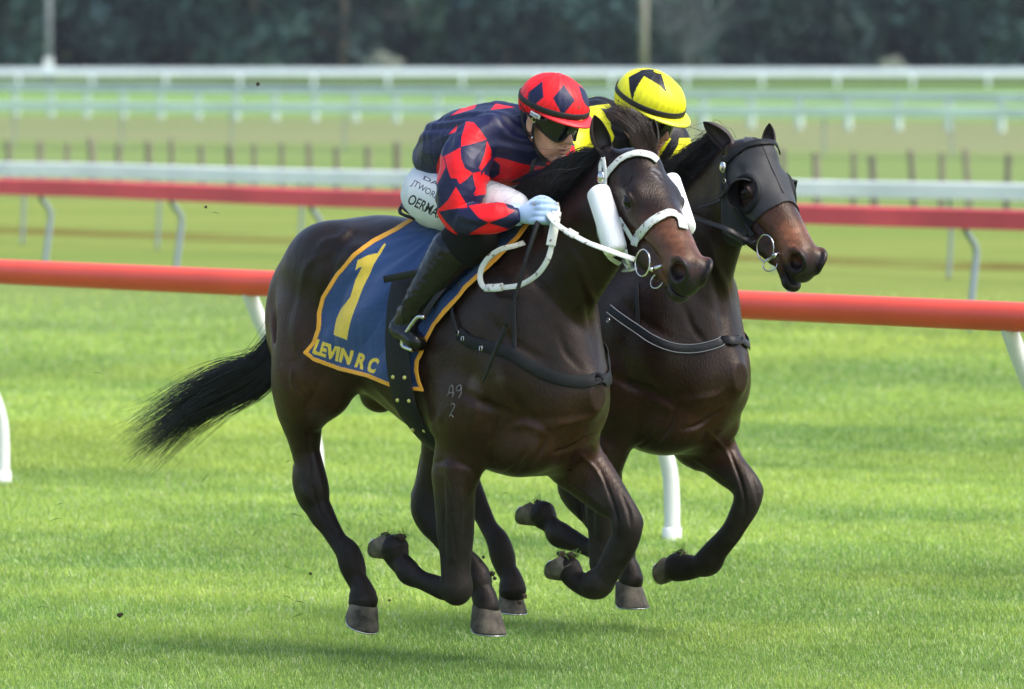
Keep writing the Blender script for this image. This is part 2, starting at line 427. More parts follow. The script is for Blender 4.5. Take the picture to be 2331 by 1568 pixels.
# ================================================================= HORSES
def st(Fr, u1, v1, u2, v2, l, q=.75, k=1.):
    """leg station from its two outline points in the photo and its lateral offset -> f,l,z,r,q"""
    c = Fr.P((u1 + u2) / 2, (v1 + v2) / 2, l); uv0 = np.array(Fr.px(c)); s = np.hypot(*(np.array(Fr.px(c + [0, 0, .1])) - uv0)) / .1
    d = np.array([u2 - u1, v2 - v1], float); L = np.hypot(*d); ph, pv = d / L
    r = L / 2 / s / math.sqrt(pv * pv + ph * ph * .5 * (1 + q * q))
    return [c[0], c[1], c[2], r * k, q]
def z3(x, y): return ((x / 1.742 + 1150) * .8322, (y / 1.742 + 800) * .8322)

LEGS1 = {}
def S1(rows): return [st(H1, *r) for r in rows]
LEGS1['near_hind'] = S1([(615, 850, 775, 840, .19, .62), (622, 905, 760, 905, .175, .64), (636, 950, 737, 945, .165, .7), (649, 985, 732, 978, .155, .72), (662, 1028, 728, 1024, .15, .72), (670, 1060, 736, 1058, .147, .7), (664, 1092, 744, 1086, .143, .66), (671, 1122, 750, 1114, .14, .66),
    (689, 1152, 751, 1140, .138, .7), (707, 1182, 762, 1165, .135, .78), (731, 1210, 774, 1193, .132, .8), (751, 1241, 791, 1224, .13, .85), (765, 1268, 818, 1248, .128, .9), (772, 1294, 832, 1282, .126, .92), (786, 1322, 834, 1308, .125, .9), (798, 1345, 846, 1330, .124, .9), (792, 1368, 860, 1362, .123, .9)])
LEGS1['near_fore'] = S1([(984, 1060, 1096, 1068, .19, .62), (985, 1100, 1083, 1110, .185, .68), (989, 1150, 1081, 1150, .18, .72), (993, 1210, 1079, 1210, .175, .75), (999, 1262, 1073, 1262, .17, .78), (1002, 1305, 1071, 1303, .168, .82), (1003, 1335, 1076, 1330, .165, .84)])
LEGS1['near_fore_cannon'] = S1([(1040, 1310, 1044, 1372, .165, .8), (1008, 1312, 1010, 1366, .165, .8), (985, 1305, 974, 1352, .165, .8), (962, 1296, 950, 1340, .165, .85), (948, 1283, 915, 1326, .165, .95), (938, 1272, 898, 1303, .165, .9), (924, 1258, 884, 1288, .165, .9), (926, 1232, 870, 1270, .165, .9)])
LEGS1['off_fore'] = S1([(1236, 1062, 1345, 985, -.15, .68), (1290, 1109, 1388, 1050, -.15, .7), (1335, 1138, 1421, 1105, -.148, .74), (1376, 1166, 1444, 1145, -.145, .8), (1390, 1192, 1461, 1186, -.143, .8), (1391, 1226, 1457, 1216, -.142, .8), (1377, 1252, 1441, 1258, -.141, .82), (1363, 1278, 1420, 1292, -.14, .85),
    (1350, 1298, 1402, 1322, -.14, .9), (1334, 1304, 1386, 1352, -.14, .95), (1326, 1306, 1345, 1358, -.14, .9), (1308, 1294, 1312, 1345, -.14, .9), (1306, 1268, 1284, 1326, -.14, .9)])
LEGS1['off_hind'] = S1([(958, 975, 1050, 975, -.13, .7), (957, 1020, 1030, 1015, -.13, .7), (955, 1060, 1022, 1060, -.13, .72), (943, 1115, 1014, 1105, -.13, .68), (934, 1158, 1014, 1142, -.13, .66), (946, 1190, 1018, 1165, -.13, .7), (972, 1222, 1028, 1192, -.13, .78), (996, 1251, 1044, 1218, -.13, .8), (1022, 1280, 1068, 1246, -.13, .85),
    (1042, 1304, 1095, 1274, -.13, .9), (1055, 1332, 1114, 1302, -.13, .92), (1068, 1350, 1118, 1330, -.13, .9), (1074, 1368, 1130, 1354, -.13, .9), (1078, 1384, 1137, 1378, -.13, .9)])
# hooves: coronet centre, toe direction is down the hoof; (top centre px, bottom centre px, toe px, l, half width m)
HOOF1 = dict(near_hind=dict(top=(828, 1366), bot=(810, 1424), toe=(840, 1450), l=.122, sc=1.1), near_fore=dict(top=(899, 1248), bot=(870, 1226), toe=(838, 1243), l=.165),
             off_fore=dict(top=(1302, 1298), bot=(1274, 1276), toe=(1258, 1292), l=-.14), off_hind=dict(top=(1104, 1380), bot=(1100, 1430), toe=(1150, 1446), l=-.13, sc=1.12))

LEGS2 = {k: [list(r) for r in v] for k, v in LEGS1.items()}
for r in LEGS2['near_fore']: r[2] -= .008
def S2z(rows): return [st(H2, *z3(a, b), *z3(c, d), l, q) for a, b, c, d, l, q in rows]
LEGS2['off_fore'] = S2z([(1175, 722, 1440, 575, -.15, .68), (1300, 806, 1490, 680, -.15, .68), (1380, 862, 1535, 790, -.148, .72), (1452, 905, 1590, 870, -.145, .8), (1492, 950, 1627, 935, -.143, .8), (1491, 1000, 1618, 1000, -.142, .8), (1470, 1050, 1580, 1075, -.14, .82), (1438, 1110, 1535, 1150, -.14, .85), (1400, 1155, 1488, 1215, -.14, .86),
    (1358, 1195, 1450, 1268, -.14, .9), (1320, 1235, 1422, 1325, -.14, .95), (1300, 1260, 1345, 1350, -.14, .9), (1260, 1252, 1290, 1368, -.14, .9), (1215, 1240, 1235, 1378, -.14, .9)])
LEGS2['near_fore_cannon'] = S2z([(880, 1200, 850, 1290, .165, .8), (800, 1170, 770, 1250, .165, .8), (740, 1130, 690, 1225, .165, .8), (690, 1100, 630, 1205, .165, .9), (650, 1085, 608, 1160, .165, .9), (635, 1065, 575, 1130, .165, .9), (635, 1020, 530, 1100, .165, .9)])
HOOF2 = dict(near_hind=dict(top=(1160, 1345), bot=(1157, 1392), toe=(1178, 1404), l=.122), near_fore=dict(top=z3(575, 1062), bot=z3(505, 1010), toe=z3(458, 1050), l=.165),
             off_fore=dict(top=z3(1225, 1305), bot=z3(1150, 1290), toe=z3(1140, 1345), l=-.14), off_hind=dict(top=z3(985, 1385), bot=z3(985, 1470), toe=z3(1098, 1495), l=-.13, sc=1.1))
hd = LEGS2['near_hind']
for i, r in enumerate(hd):
    w = sstep(7, 14, i); r[0] += w * .0; r[2] -= w * .065

def head_axes(poll, nose, roll=0., d=.10):
    X = norm(np.array(nose) - np.array(poll)); Y = norm(np.cross((0, 0, 1.), X)); Y = Y * np.sign(Y[1])
    Z = np.cross(X, Y); Z = Z * np.sign(Z[2]); X, Z = X * math.cos(d) + Z * math.sin(d), Z * math.cos(d) - X * math.sin(d)
    c, s_ = math.cos(roll), math.sin(roll)
    return np.array([X, Y * c + Z * s_, Z * c - Y * s_])

def horse_field(sp, h):
    lo, hi = (-1.02, -.36, .06), (1.5, .44, 2.0)
    G = Field(lo, hi, h)
    # ---- trunk: a loft of shaped cross-sections
    f_ = np.array([-.84, -.76, -.65, -.5, -.35, -.2, -.05, .1, .25, .4, .55, .65, .725, .78, .812])
    top = np.array([1.36, 1.47, 1.55, 1.62, 1.64, 1.635, 1.61, 1.60, 1.61, 1.62, 1.55, 1.43, 1.30, 1.15, 1.02])
    bot = np.array([1.26, 1.15, 1.08, 1.03, .985, .925, .85, .785, .735, .70, .715, .755, .82, .90, 1.0])
    hw = np.array([.03, .07, .11, .17, .235, .27, .285, .285, .27, .245, .22, .185, .14, .08, .012])
    egg = np.array([.3, .3, .25, .15, .12, .1, .1, .12, .16, .2, .1, .0, 0, 0, 0])
    def trunk(x, y, z):
        X = np.clip(x, f_[0], f_[-1]); t = np.interp(X, f_, top); b = np.interp(X, f_, bot); w = np.interp(X, f_, hw); e = np.interp(X, f_, egg)
        zc = (t + b) / 2; hh = (t - b) / 2; tt = (z - zc) / hh
        wy = w * (1 - e * np.clip(tt, -1, 1.2)); k0 = np.sqrt(tt ** 2 + (y / wy) ** 2)
        k1 = np.sqrt((tt / hh) ** 2 + (y / wy ** 2) ** 2); d = k0 * (k0 - 1) / np.maximum(k1, 1e-4)
        ex = np.maximum(np.abs(x - X), 0); return np.where(ex > 0, np.sqrt(np.maximum(d, 0) ** 2 + ex ** 2) + np.minimum(d, 0) * 0 + .001, d)
    fs = np.linspace(f_[0], f_[-1], 400); sm = lambda a: np.convolve(np.pad(np.interp(fs, f_, a), 30, 'edge'), np.hanning(49) / np.hanning(49).sum(), 'same')[30:-30]
    T_, B_, W_, E_ = sm(top), sm(bot), sm(hw), sm(egg); f_, top, bot, hw, egg = fs, T_, B_, W_, E_
    G.fn(trunk, lo, hi, 0)
    S = (1, -1)
    for s in S:
        G.ell((-.43, s * .125, 1.42), (.24, .135, .20), .07)                    # gluteals
        G.ell((-.63, s * .115, 1.25), (.15, .10, .24), .05)                     # buttock
        G.ell((-.225, s * .20, 1.49), (.07, .03, .035), .07)                  # point of hip
        G.ell((-.46, .155, 1.10), (.18, .10, .22), .06) if s > 0 else G.ell((-.36, -.155, 1.17), (.18, .10, .17), .06)   # thigh
        G.ell((-.50, s * .17, 1.20), (.10, .10, .16), .04)
        G.ell((.42, s * .165, 1.18), (.17, .085, .28), .10, R=[(.9, 0, -.42), (0, 1, 0), (.42, 0, .9)])   # shoulder blade
        G.ell((.545, s * .15, 1.08), (.125, .10, .14), .06)                       # point of shoulder
        G.ell((.34, s * .21, .95), (.15, .08, .14), .05)                        # triceps
        G.ell((.635, s * .08, 1.0), (.12, .08, .15), .06)                      # pectorals
        G.ell((.52, s * .10, .83), (.17, .09, .11), .05)
    # ---- neck
    G.chain(sp['neck'], .09, m=5)
    # ---- legs
    L = sp['legs']
    nh, nf, nfc, of, oh = (L[k] for k in ('near_hind', 'near_fore', 'near_fore_cannon', 'off_fore', 'off_hind'))
    G.chain([(-.50, .15, 1.25, .19, .6)] + nh, .035)
    G.chain([(.36, .18, .93, .12, .62)] + nf, .04)
    G.chain(nfc, .012)
    G.chain([(.52, -.15, .95, .13, .7)] + of, .035)
    G.chain([(-.42, -.14, 1.28, .16, .6), (-.28, -.15, 1.12, .13, .6), (-.17, -.145, .99, .10, .65)] + oh, .035)
    # hock points, knee pads, ergots
    for k in ('near_hind', 'off_hind'):
        c = np.array(L[k]); i = 6 if k == 'near_hind' else 4
        a = c[i, :3] + (c[i, 3] * .86) * np.array([-.95, 0, .25]); G.ell(a + [0, 0, .012], (.018, .017, .032), .012)
        G.chain([(*(a + [0, 0, .02]), .016, 1), (*(c[i - 1, :3] + [-c[i - 1, 3] * .85, 0, .05]), .011, 1), (*(c[i - 2, :3] + [-c[i - 2, 3] * .9, 0, .04]), .014, 1)], .012)   # Achilles cord
        G.ell(c[i + 1, :3] + [.01, .02 * np.sign(c[i, 1]), -.01], (.035, .03, .04), .02)
    for k, fi in (('near_hind', 13), ('off_hind', 10), ('off_fore', 9), ('near_fore_cannon', 4)):     # fetlocks: sesamoid swell and ergot behind, flexor tendon up the cannon
        c = np.array(L[k]); p = c[fi, :3]; ax_ = norm(c[fi + 1, :3] - c[fi - 2, :3]); bk = np.cross(ax_, (0, 1, 0)); bk = norm(bk) * (1 if (bk @ (np.array([-1, 0, -.2]) if 'hind' in k else (np.array([-.6, 0, -1.]) if k == 'off_fore' else np.array([-.3, 0, 1.])))) > 0 else -1)
        G.ell(p + bk * c[fi, 3] * .55 + ax_ * .004, (.020, .024, .022), .012); up_ = c[max(fi - 4, 0), :3]
        if k != 'near_fore_cannon': G.chain([(*(p + bk * c[fi, 3] * .75 - ax_ * .02), .008, 1), (*((c[fi - 2, :3] + bk * c[fi - 2, 3] * .95)), .0085, 1), (*(c[fi - 4, :3] + bk * c[fi - 4, 3] * .85), .009, 1)], .006)
    for c in sp['knees']: G.ell(c[:3], (c[3], c[3] * .85, c[3]), .02)
    # muscle relief along the forearms and gaskins, tendon grooves
    for s, k in ((1, 'near_fore'), (-1, 'off_fore')):
        c = np.array(L[k])
        a, b = c[0], c[min(4, len(c) - 2)]
        G.chain([(*(a[:3] + [a[3] * .3, s * a[3] * .2, 0]), a[3] * .55, 1), (*((a[:3] + b[:3]) / 2 + [b[3] * .55, s * b[3] * .5, 0]), b[3] * .62, 1), (*(b[:3] + [b[3] * .35, s * b[3] * .3, 0]), b[3] * .5, 1)], .015)
        G.chain([(*(a[:3] + [0.0, s * a[3] * .78, .0]), .008, 1), (*((a[:3] + b[:3]) / 2 + [0, s * b[3] * .98, 0]), .007, 1), (*(b[:3] + [0, s * b[3] * .9, 0]), .005, 1)], .012, '-')
    # shoulder/arm grooves and rib hints
    G.chain([(.50, .285, 1.34, .012, 1), (.63, .262, 1.2, .016, 1), (.73, .235, 1.07, .012, 1)], .03, '-')
    G.chain([(.20, .30, 1.15, .010, 1), (.22, .305, 1.02, .018, 1), (.26, .29, .90, .012, 1)], .03, '-')
    G.chain([(.70, .17, .90, .010, 1), (.62, .21, .93, .014, 1), (.50, .25, .98, .012, 1), (.42, .29, 1.02, .008, 1)], .025, '-')
    G.chain([(-.70, .225, 1.36, .012, 1), (-.62, .232, 1.22, .016, 1), (-.56, .23, 1.08, .012, 1)], .03, '-')
    G.chain([(-.20, .235, 1.42, .012, 1), (-.27, .262, 1.28, .02, 1), (-.3, .262, 1.15, .012, 1)], .03, '-')
    # sheath
    G.ell((-.32, 0, .97), (.09, .05, .06), .04)
    # dock
    G.chain([(-.76, 0, 1.43, .05, 1), (-.83, 0, 1.36, .036, 1), (-.88, 0, 1.28, .026, 1)], .04)
    # ---- head
    X = sp['head']; o = np.array(sp['poll'])
    hs = sp.get('hs', 1.); HW = np.array([1, 1.08, 1])
    def hp(p): return o + hs * (np.array(p, float) * HW) @ X
    def he(c, r, k=.02, op='+', rot=None):
        G.ell(hp(c), np.array(r) * hs * HW, k, op, R=X if rot is None else np.array(rot) @ X)
    def hc(pts, k=.02, op='+'): G.chain([(*hp(p[:3]), p[3] * hs, p[4] if len(p) > 4 else 1) for p in pts], k, op, n=X[1], m=3)
    he((.07, 0, -.075), (.11, .072, .078), .03)
    he((.17, 0, -.07), (.12, .083, .07), .03)
    for s in S:
        he((.20, s * .062, -.055), (.06, .032, .04), .025)            # brow
        he((.15, s * .046, -.165), (.125, .036, .115), .03)            # cheek
        hc([(.10, s * .042, -.225, .045), (.19, s * .038, -.255, .038), (.32, s * .028, -.222, .032), (.43, s * .018, -.198, .028)], .03)
        hc([(.19, s * .070, -.115, .009), (.27, s * .062, -.115, .010), (.35, s * .046, -.108, .007)], .03)   # facial crest
        hc([(.24, s * .042, -.090, .050), (.34, s * .032, -.092, .046), (.46, s * .020, -.092, .042)], .03)
    hc([(.16, 0, -.06, .07, 1.05), (.26, 0, -.062, .060, 1.1), (.36, 0, -.064, .053, 1.08), (.46, 0, -.072, .050, 1.05), (.54, 0, -.084, .050, 1.05)], .03)
    hc([(.30, 0, -.185, .050, 1.1), (.40, 0, -.178, .046, 1.1), (.48, 0, -.178, .040, 1.05), (.55, 0, -.188 - sp['gape'], .031)], .025)
    he((.53, 0, -.110), (.075, .058, .066), .035); he((.588, 0, -.128), (.034, .041, .046), .035)
    he((.570, 0, -.190 - sp['gape']), (.032, .032, .024), .02)
    for b_, t_, _, w_ in sp['ears']:                              # root of each ear
        b_, t_ = np.array(b_), np.array(t_); a_ = norm(t_ - b_); G.chain([(*(b_ - a_ * .035), .034, 1), (*(b_ + a_ * .012), .022, 1)], .035)
    # mouth slit
    hc([(.64, 0, -.172 - sp['gape'] * .4, .006 + sp['gape'] * .35, 8), (.56, 0, -.166 - sp['gape'] * .4, .005 + sp['gape'] * .3, 8), (.48, 0, -.150, .004, 9)], .006, '-')
    for s in S:
        he((.572, s * .032, -.086), (.040, .026, .044), .016)           # nostril wing
        hc([(.535, s * .052, -.064, .008), (.565, s * .055, -.042, .010), (.602, s * .046, -.042, .009), (.622, s * .032, -.072, .008), (.612, s * .040, -.110, .006), (.578, s * .050, -.122, .005), (.548, s * .050, -.10, .004)], .018)
        he((.592, s * .064, -.084), (.030, .032, .034), .007, '-')
        he((.580, s * .046, -.087), (.027, .026, .026), .006, '-')
        he((.215, s * .097, -.078), (.027, .017, .019), .006, '-')     # eye socket
        hc([(.180, s * .086, -.072, .0050), (.193, s * .093, -.055, .0080), (.218, s * .0955, -.050, .0092), (.242, s * .088, -.058, .0072), (.252, s * .082, -.078, .005)], .006)
        hc([(.181, s * .085, -.082, .004), (.198, s * .089, -.100, .0050), (.222, s * .088, -.103, .0048), (.248, s * .081, -.088, .004)], .006)
        he((.13, s * .078, -.04), (.030, .012, .018), .02, '-')       # temple hollow
    return G, hp

def hoof(parent, Fr, hf, mat, shoe_mat, dirt):
    top = Fr.P(*hf['top'], hf['l']); bot = Fr.P(*hf['bot'], hf['l']); toe = Fr.P(*hf['toe'], hf['l'])
    ax = norm(bot - top); t = toe - bot; t = norm(t - (t @ ax) * ax); b = np.cross(ax, t)
    sc = hf.get('sc', .95); Hh = .080 * sc; V = []; n = 28; rows = [(-.12, .036, -.002, 0), (0, .045, .0, .0), (.1, .048, .003, 0), (.5, .054, .011, .0), (.93, .061, .019, 0), (1.0, .062, .02, 0)]
    for k, r, fwd, _ in rows:
        for j in range(n):
            g = j / n * 2 * math.pi; c, s_ = math.cos(g), math.sin(g)
            rr = r * (1.06 if c > 0 else .88 + .05 * abs(s_))
            rear = max(0, -c); ext = -.010 * rear * (k if k > .3 else 0)
            notch = 0 if c > -.93 else -.012
            p = top + ax * (k * Hh * (1 - .30 * rear) + (.004 * math.sin(3 * g) if k == 0 else 0)) + (t * (fwd + (rr + notch) * c) + b * (r * .97 * s_)) * sc
            V.append(p)
    R = len(rows); Fc = [(i * n + j, (i + 1) * n + j, (i + 1) * n + (j + 1) % n, i * n + (j + 1) % n) for i in range(R - 1) for j in range(n)]
    # sole, dished
    base = (R - 1) * n; V = list(V); ring = [V[base + j] for j in range(n)]; cen = sum(ring) / n
    in1 = len(V)
    for p in ring: V.append(cen + (p - cen) * .80 - ax * .001)
    in2 = len(V)
    for p in ring: V.append(cen + (p - cen) * .74 - ax * .008)
    cI = len(V); V.append(cen - ax * .010)
    for a, c2 in ((base, in1), (in1, in2)): Fc += [(a + j, c2 + j, c2 + (j + 1) % n, a + (j + 1) % n) for j in range(n)]
    Fc += [(in2 + j, cI, in2 + (j + 1) % n) for j in range(n)]
    Fc.append(tuple(range(n)))
    o = part('hoof', V, Fc, mat, parent)
    sh = []
    P = np.array([cen + (ring[j % n] - cen) * .90 + ax * .002 for j in range(-9, 10)])
    part('horseshoe', *strap(P, ax, .014, .006), shoe_mat, o)
    return o, cen, ax, t, b

def ear(parent, base, tip, face, w, mat, name='ear'):
    """leaf-shaped cupped shell, open towards `face`"""
    base, tip = np.array(base), np.array(tip); ax = tip - base; L = np.linalg.norm(ax); ax /= L
    fc = norm(np.array(face) - (np.array(face) @ ax) * ax); sd = np.cross(ax, fc)
    V = []; n = 18; m = 14
    for k in range(n):
        t = k / (n - 1); wr = w * (.62 + .9 * t - .25 * t * t) if t < .38 else w * (.62 + .9 * .38 - .25 * .1444) * (1 - ((t - .38) / .62) ** 1.9) ** .75
        wr = max(wr, .0015); open_ = 2.1 - 1.0 * (1 - t) ** 2 * .2 if t > .15 else 2.75 - 1.2 * t / .15 * .4
        half = math.pi - (math.pi - open_) * min(1, t * 4 + .12)
        c = base + ax * L * t - fc * .012 * math.sin(t * math.pi)
        for j in range(m):
            g = (j / (m - 1) * 2 - 1) * half
            V.append(c + sd * wr * math.sin(g) * (1 if abs(g) < 1.57 else 1) - fc * wr * .8 * math.cos(g))
    nV = len(V); cen = np.array([base + ax * L * (k / (n - 1)) - fc * .012 * math.sin(k / (n - 1) * math.pi) for k in range(n)])
    for k in range(n):
        for j in range(m):
            p = V[k * m + j]; V.append(p + (cen[k] - p) * min(.6, .0035 / max(.0015, np.linalg.norm(p - cen[k]))))
    Fc = []
    for k in range(n - 1):
        for j in range(m - 1):
            a = k * m + j; Fc.append((a, a + 1, a + m + 1, a + m)); Fc.append((nV + a, nV + a + m, nV + a + m + 1, nV + a + 1))
        for j, s in ((0, 1), (m - 1, -1)):
            a = k * m + j; q = (a, a + m, nV + a + m, nV + a); Fc.append(q if s > 0 else q[::-1])
    return part(name, V, Fc, mat, parent)

def hair_field(n, seg, root, tip, spread, r, seed, droop=None, wav=.01):
    pass

def build_horse(name, Fr, sp, h, label, group):
    root = empty(name, Fr.O, -TH); tag(root, label, 'horse', group)
    G, hp = horse_field(sp, h); V, Q = G.mesh(smooth=1)
    N = vnormals(V, Q); N = -N if (N * G.grad(V[:1])).sum() < 0 and False else N
    # small-scale relief: veins and skin folds
    V = V + N * (vnoise(V, 26, 3) * .0014 + vnoise(V * [1, 1, .5], 60, 5) * .0006 + relief(V, N, Fr, sp))[:, None]; N = vnormals(V, Q)
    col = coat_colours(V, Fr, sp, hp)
    rg = .40 + .22 * sstep(.75, .45, V[:, 2]) * (V[:, 2] < .8) + .06 * vnoise(V, 9, 61)
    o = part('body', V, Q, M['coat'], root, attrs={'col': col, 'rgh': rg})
    return root, G, hp, V, Q

def relief(V, N, Fr, sp):
    """muscle edges, skin folds and veins on the side turned to the rail-side of the course"""
    u, v = Fr.px(V); near = np.clip((N @ np.array([.5, .8, 0]) - .0) * 3, 0, 1); du, dv = sp.get('rshift', (0, 0)); u = u - du; v = v - dv; D = np.zeros(len(V))
    for pts, w, a in RELIEF:
        P_ = catmull(np.array(pts, float), 5); m = (u > P_[:, 0].min() - 3 * w) & (u < P_[:, 0].max() + 3 * w) & (v > P_[:, 1].min() - 3 * w) & (v < P_[:, 1].max() + 3 * w) & (near > 0); i = np.nonzero(m)[0]
        if not len(i): continue
        best = np.full(len(i), 1e9); tt = np.zeros(len(i)); n = len(P_) - 1
        for k, (p, q) in enumerate(zip(P_[:-1], P_[1:])):
            ab = q - p; t = np.clip(((u[i] - p[0]) * ab[0] + (v[i] - p[1]) * ab[1]) / max(ab @ ab, 1e-6), 0, 1); d = np.hypot(u[i] - p[0] - t * ab[0], v[i] - p[1] - t * ab[1]); b = d < best; tt[b] = (k + t[b]) / n; best = np.minimum(best, d)
        D[i] += a * (1.7 if w <= 5 else 1.35) * np.exp(-(best / w) ** 2) * np.sin(np.clip(tt, .04, .96) * math.pi) ** .5 * near[i]
    return D
def zcq(*p): return [((x / 2.24 + 680) * .8322, (y / 2.24 + 540) * .8322) for x, y in p]
def z3q(*p): return [z3(x, y) for x, y in p]
RELIEF = [(zcq((610, 190), (560, 250), (470, 275), (420, 320)), 11, .007), (zcq((640, 230), (560, 300), (505, 380), (495, 470), (455, 600), (430, 720)), 9, -.008), (zcq((520, 330), (430, 360), (360, 420), (330, 520), (300, 640)), 9, .004),
    (zcq((300, 560), (250, 700), (230, 850), (260, 1000)), 12, -.005), (zcq((180, 620), (150, 760), (140, 900)), 10, .003), (zcq((420, 900), (360, 980), (350, 1100), (400, 1220)), 14, .005), (zcq((440, 1090), (400, 1200), (330, 1300)), 8, -.004), (zcq((260, 1050), (270, 1150), (330, 1250)), 4, .003),
    (z3q((60, 815), (140, 800), (235, 835), (265, 880)), 7, -.004), (z3q((250, 660), (220, 740), (240, 830)), 9, -.004), (z3q((430, 640), (500, 630), (570, 655), (600, 690)), 10, .007), (z3q((605, 660), (580, 740), (530, 810), (460, 860)), 6, -.007), (z3q((500, 760), (450, 830), (380, 870)), 5, -.005),
    (z3q((620, 640), (700, 620), (800, 600), (850, 560)), 9, .005), (z3q((640, 760), (720, 740), (800, 690), (830, 668)), 5, -.007), (z3q((300, 460), (260, 560), (270, 650)), 18, .006), (z3q((430, 480), (480, 560), (560, 600), (660, 590)), 12, -.005), (z3q((100, 560), (60, 680), (70, 780)), 10, .005),
    (z3q((650, 180), (690, 280), (760, 360)), 9, -.005), (z3q((330, 130), (420, 220), (520, 290), (600, 330)), 12, -.005), (z3q((750, -60), (800, 80), (830, 220), (840, 330)), 10, -.006), (z3q((780, -50), (840, 60), (870, 200)), 7, .004), (z3q((120, 880), (140, 1000), (150, 1120), (170, 1260)), 4, -.005), (z3q((200, 900), (195, 1040), (190, 1200)), 3.5, .003),
    (z3q((860, 860), (900, 960), (930, 1060), (940, 1160)), 4, -.005), (z3q((760, 770), (830, 840), (880, 920)), 5, .004), (z3q((960, 960), (990, 1040), (1000, 1110)), 5, -.004), (z3q((700, 900), (800, 960), (870, 1020)), 5, .003),
    (zcq((660, 1120), (740, 1180), (860, 1290), (960, 1350)), 8, -.004), ([(700, 985), (703, 1040), (706, 1085)], 4, -.005), ([(712, 1110), (722, 1150), (735, 1185)], 4, -.004), ([(690, 1100), (700, 1125), (716, 1150)], 4, .004), ([(745, 1195), (768, 1240), (785, 1275)], 4, -.003),
    ([(1180, 560), (1220, 640), (1290, 720), (1350, 770)], 14, -.005), ([(1290, 560), (1330, 620), (1350, 700)], 10, .005)]
def coat_colours(V, Fr, sp, hp):
    c0 = np.array([.0135, .0070, .0050]); dark = np.array([.0070, .0052, .0045]); brown = np.array([.105, .036, .016]); tan = np.array([.27, .105, .050])
    n1 = vnoise(V, 6, 11)[:, None]; n2 = vnoise(V, 17, 12)[:, None]
    f, l, z = V[:, 0], V[:, 1], V[:, 2]
    C = np.tile(c0, (len(V), 1)); C = C * (1 + .30 * n1 + .18 * n2 + .10 * vnoise(V * [1, 1, .5], 70, 77)[:, None])
    def blend(w, c):
        nonlocal C; w = np.clip(w, 0, 1); w = w[:, None] if w.ndim == 1 else w; C = C * (1 - w) + c * w
    def spot(c, r): return np.exp(-(((V - c) / r) ** 2).sum(1))
    B = sp.get('bay', 1.)
    blend(.75 * B * spot((-.72, .2, 1.15), (.16, .3, .40)), brown * 1.05)          # buttock and thigh warm up
    blend(.45 * B * spot((-.42, .28, 1.05), (.16, .2, .2)), brown * .8)
    blend(.65 * B * spot((-.15, .1, .90), (.24, .3, .12)), brown * .8); blend(.35 * B * spot((.45, .3, 1.0), (.25, .25, .3)), brown * .5); blend(.4 * B * spot((.85, .1, 1.25), (.12, .2, .28)), brown * .5)
    blend(.45 * B * spot((.12, .25, .85), (.12, .2, .2)), brown * .6)
    blend(.5 * B * spot((.7, .1, .88), (.22, .3, .10)), brown * .8)
    blend(.6 * B * spot((.57, -.12, .76), (.2, .2, .10)), brown * .85)
    blend(.45 * B * spot((.26, .25, .78), (.1, .2, .22)), brown * .5)
    blend(sstep(.72, .50, z) * .85, dark * 1.1)                              # black points
    # head
    o = hp((0, 0, 0)); X = sp['head']; q = (V - o) @ X.T / sp.get('hs', 1.); x, y, zz = q.T
    hd_ = (sstep(-.02, .06, x) * sstep(.2, .16, np.abs(y)) * (zz < .08) * (zz > -.30) * (x < .75)).astype(float)
    blend(hd_ * .5, c0 * 1.1)
    blend(hd_ * np.exp(-((x - .49) / .10) ** 2) * sstep(-.22, -.15, zz) * (.62 + .38 * vnoise(V, 24, 15)) * (.65 + .35 * sstep(.0, .04, np.abs(y))), tan * sp.get('tan', 1.))
    blend(hd_ * np.exp(-((x - .36) / .09) ** 2 - ((zz + .10) / .05) ** 2) * .55, tan * .55)
    blend(hd_ * np.exp(-((x - .3) / .12) ** 2 - ((zz + .15) / .05) ** 2) * .35, brown)
    blend(hd_ * sstep(.545, .585, x - .35 * (zz + .075) + .25 * np.maximum(0, .03 - np.abs(y)) * -1 + .012 * vnoise(V, 40, 5)), np.array([.016, .014, .015])); blend(hd_ * np.exp(-((x - .585) / .036) ** 2 - ((zz + .082) / .045) ** 2 - ((np.abs(y) - .062) / .03) ** 2) * .9, np.array([.012, .010, .011]))      # dark muzzle
    blend(hd_ * np.exp(-((x - .575) / .020) ** 2 - ((zz + .078) / .016) ** 2 - ((np.abs(y) - .022) / .022) ** 2), np.array([.30, .07, .08]))
    blend(hd_ * np.exp(-((x - .215) / .05) ** 2 - ((zz + .078) / .03) ** 2) * sstep(.05, .08, np.abs(y)) * .7, dark)
    if sp.get('star'):
        w = np.exp(-((x - .165) / .03) ** 2 - ((y - .0) / .016) ** 2) * (zz > -.03) * sstep(-.3, .5, vnoise(V, 160, 4))
        blend(w * .55, np.array([.45, .44, .45]))
    C *= (1 + .10 * vnoise(V * [1, 1, .35], 130, 9))[:, None]
    lg = sstep(.78, .6, z) * sstep(.15, .9, vnoise(V * [1, 1, .35], 24, 31) + .5 * vnoise(V, 70, 32)); blend(lg * .55, np.array([.034, .028, .025]))  # grey-brown leg patches, with coat sheen painted into the colour
    up_ = sstep(.1, .9, vnoise(V * [1, 1, .7], 9, 33) + .4 * vnoise(V, 45, 34)) * (z > .7); blend(up_ * .30, np.array([.045, .030, .026]))
    # Dusty patches on shoulder and legs, with highlights painted into the coat colour
    highlight_spots = sp.get('dust', [])
    for (u, v, r, a) in highlight_spots:
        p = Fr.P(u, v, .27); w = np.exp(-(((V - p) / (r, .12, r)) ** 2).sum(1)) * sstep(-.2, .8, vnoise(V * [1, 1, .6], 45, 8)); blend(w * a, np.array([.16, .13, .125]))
    return np.clip(C, .003, 1)

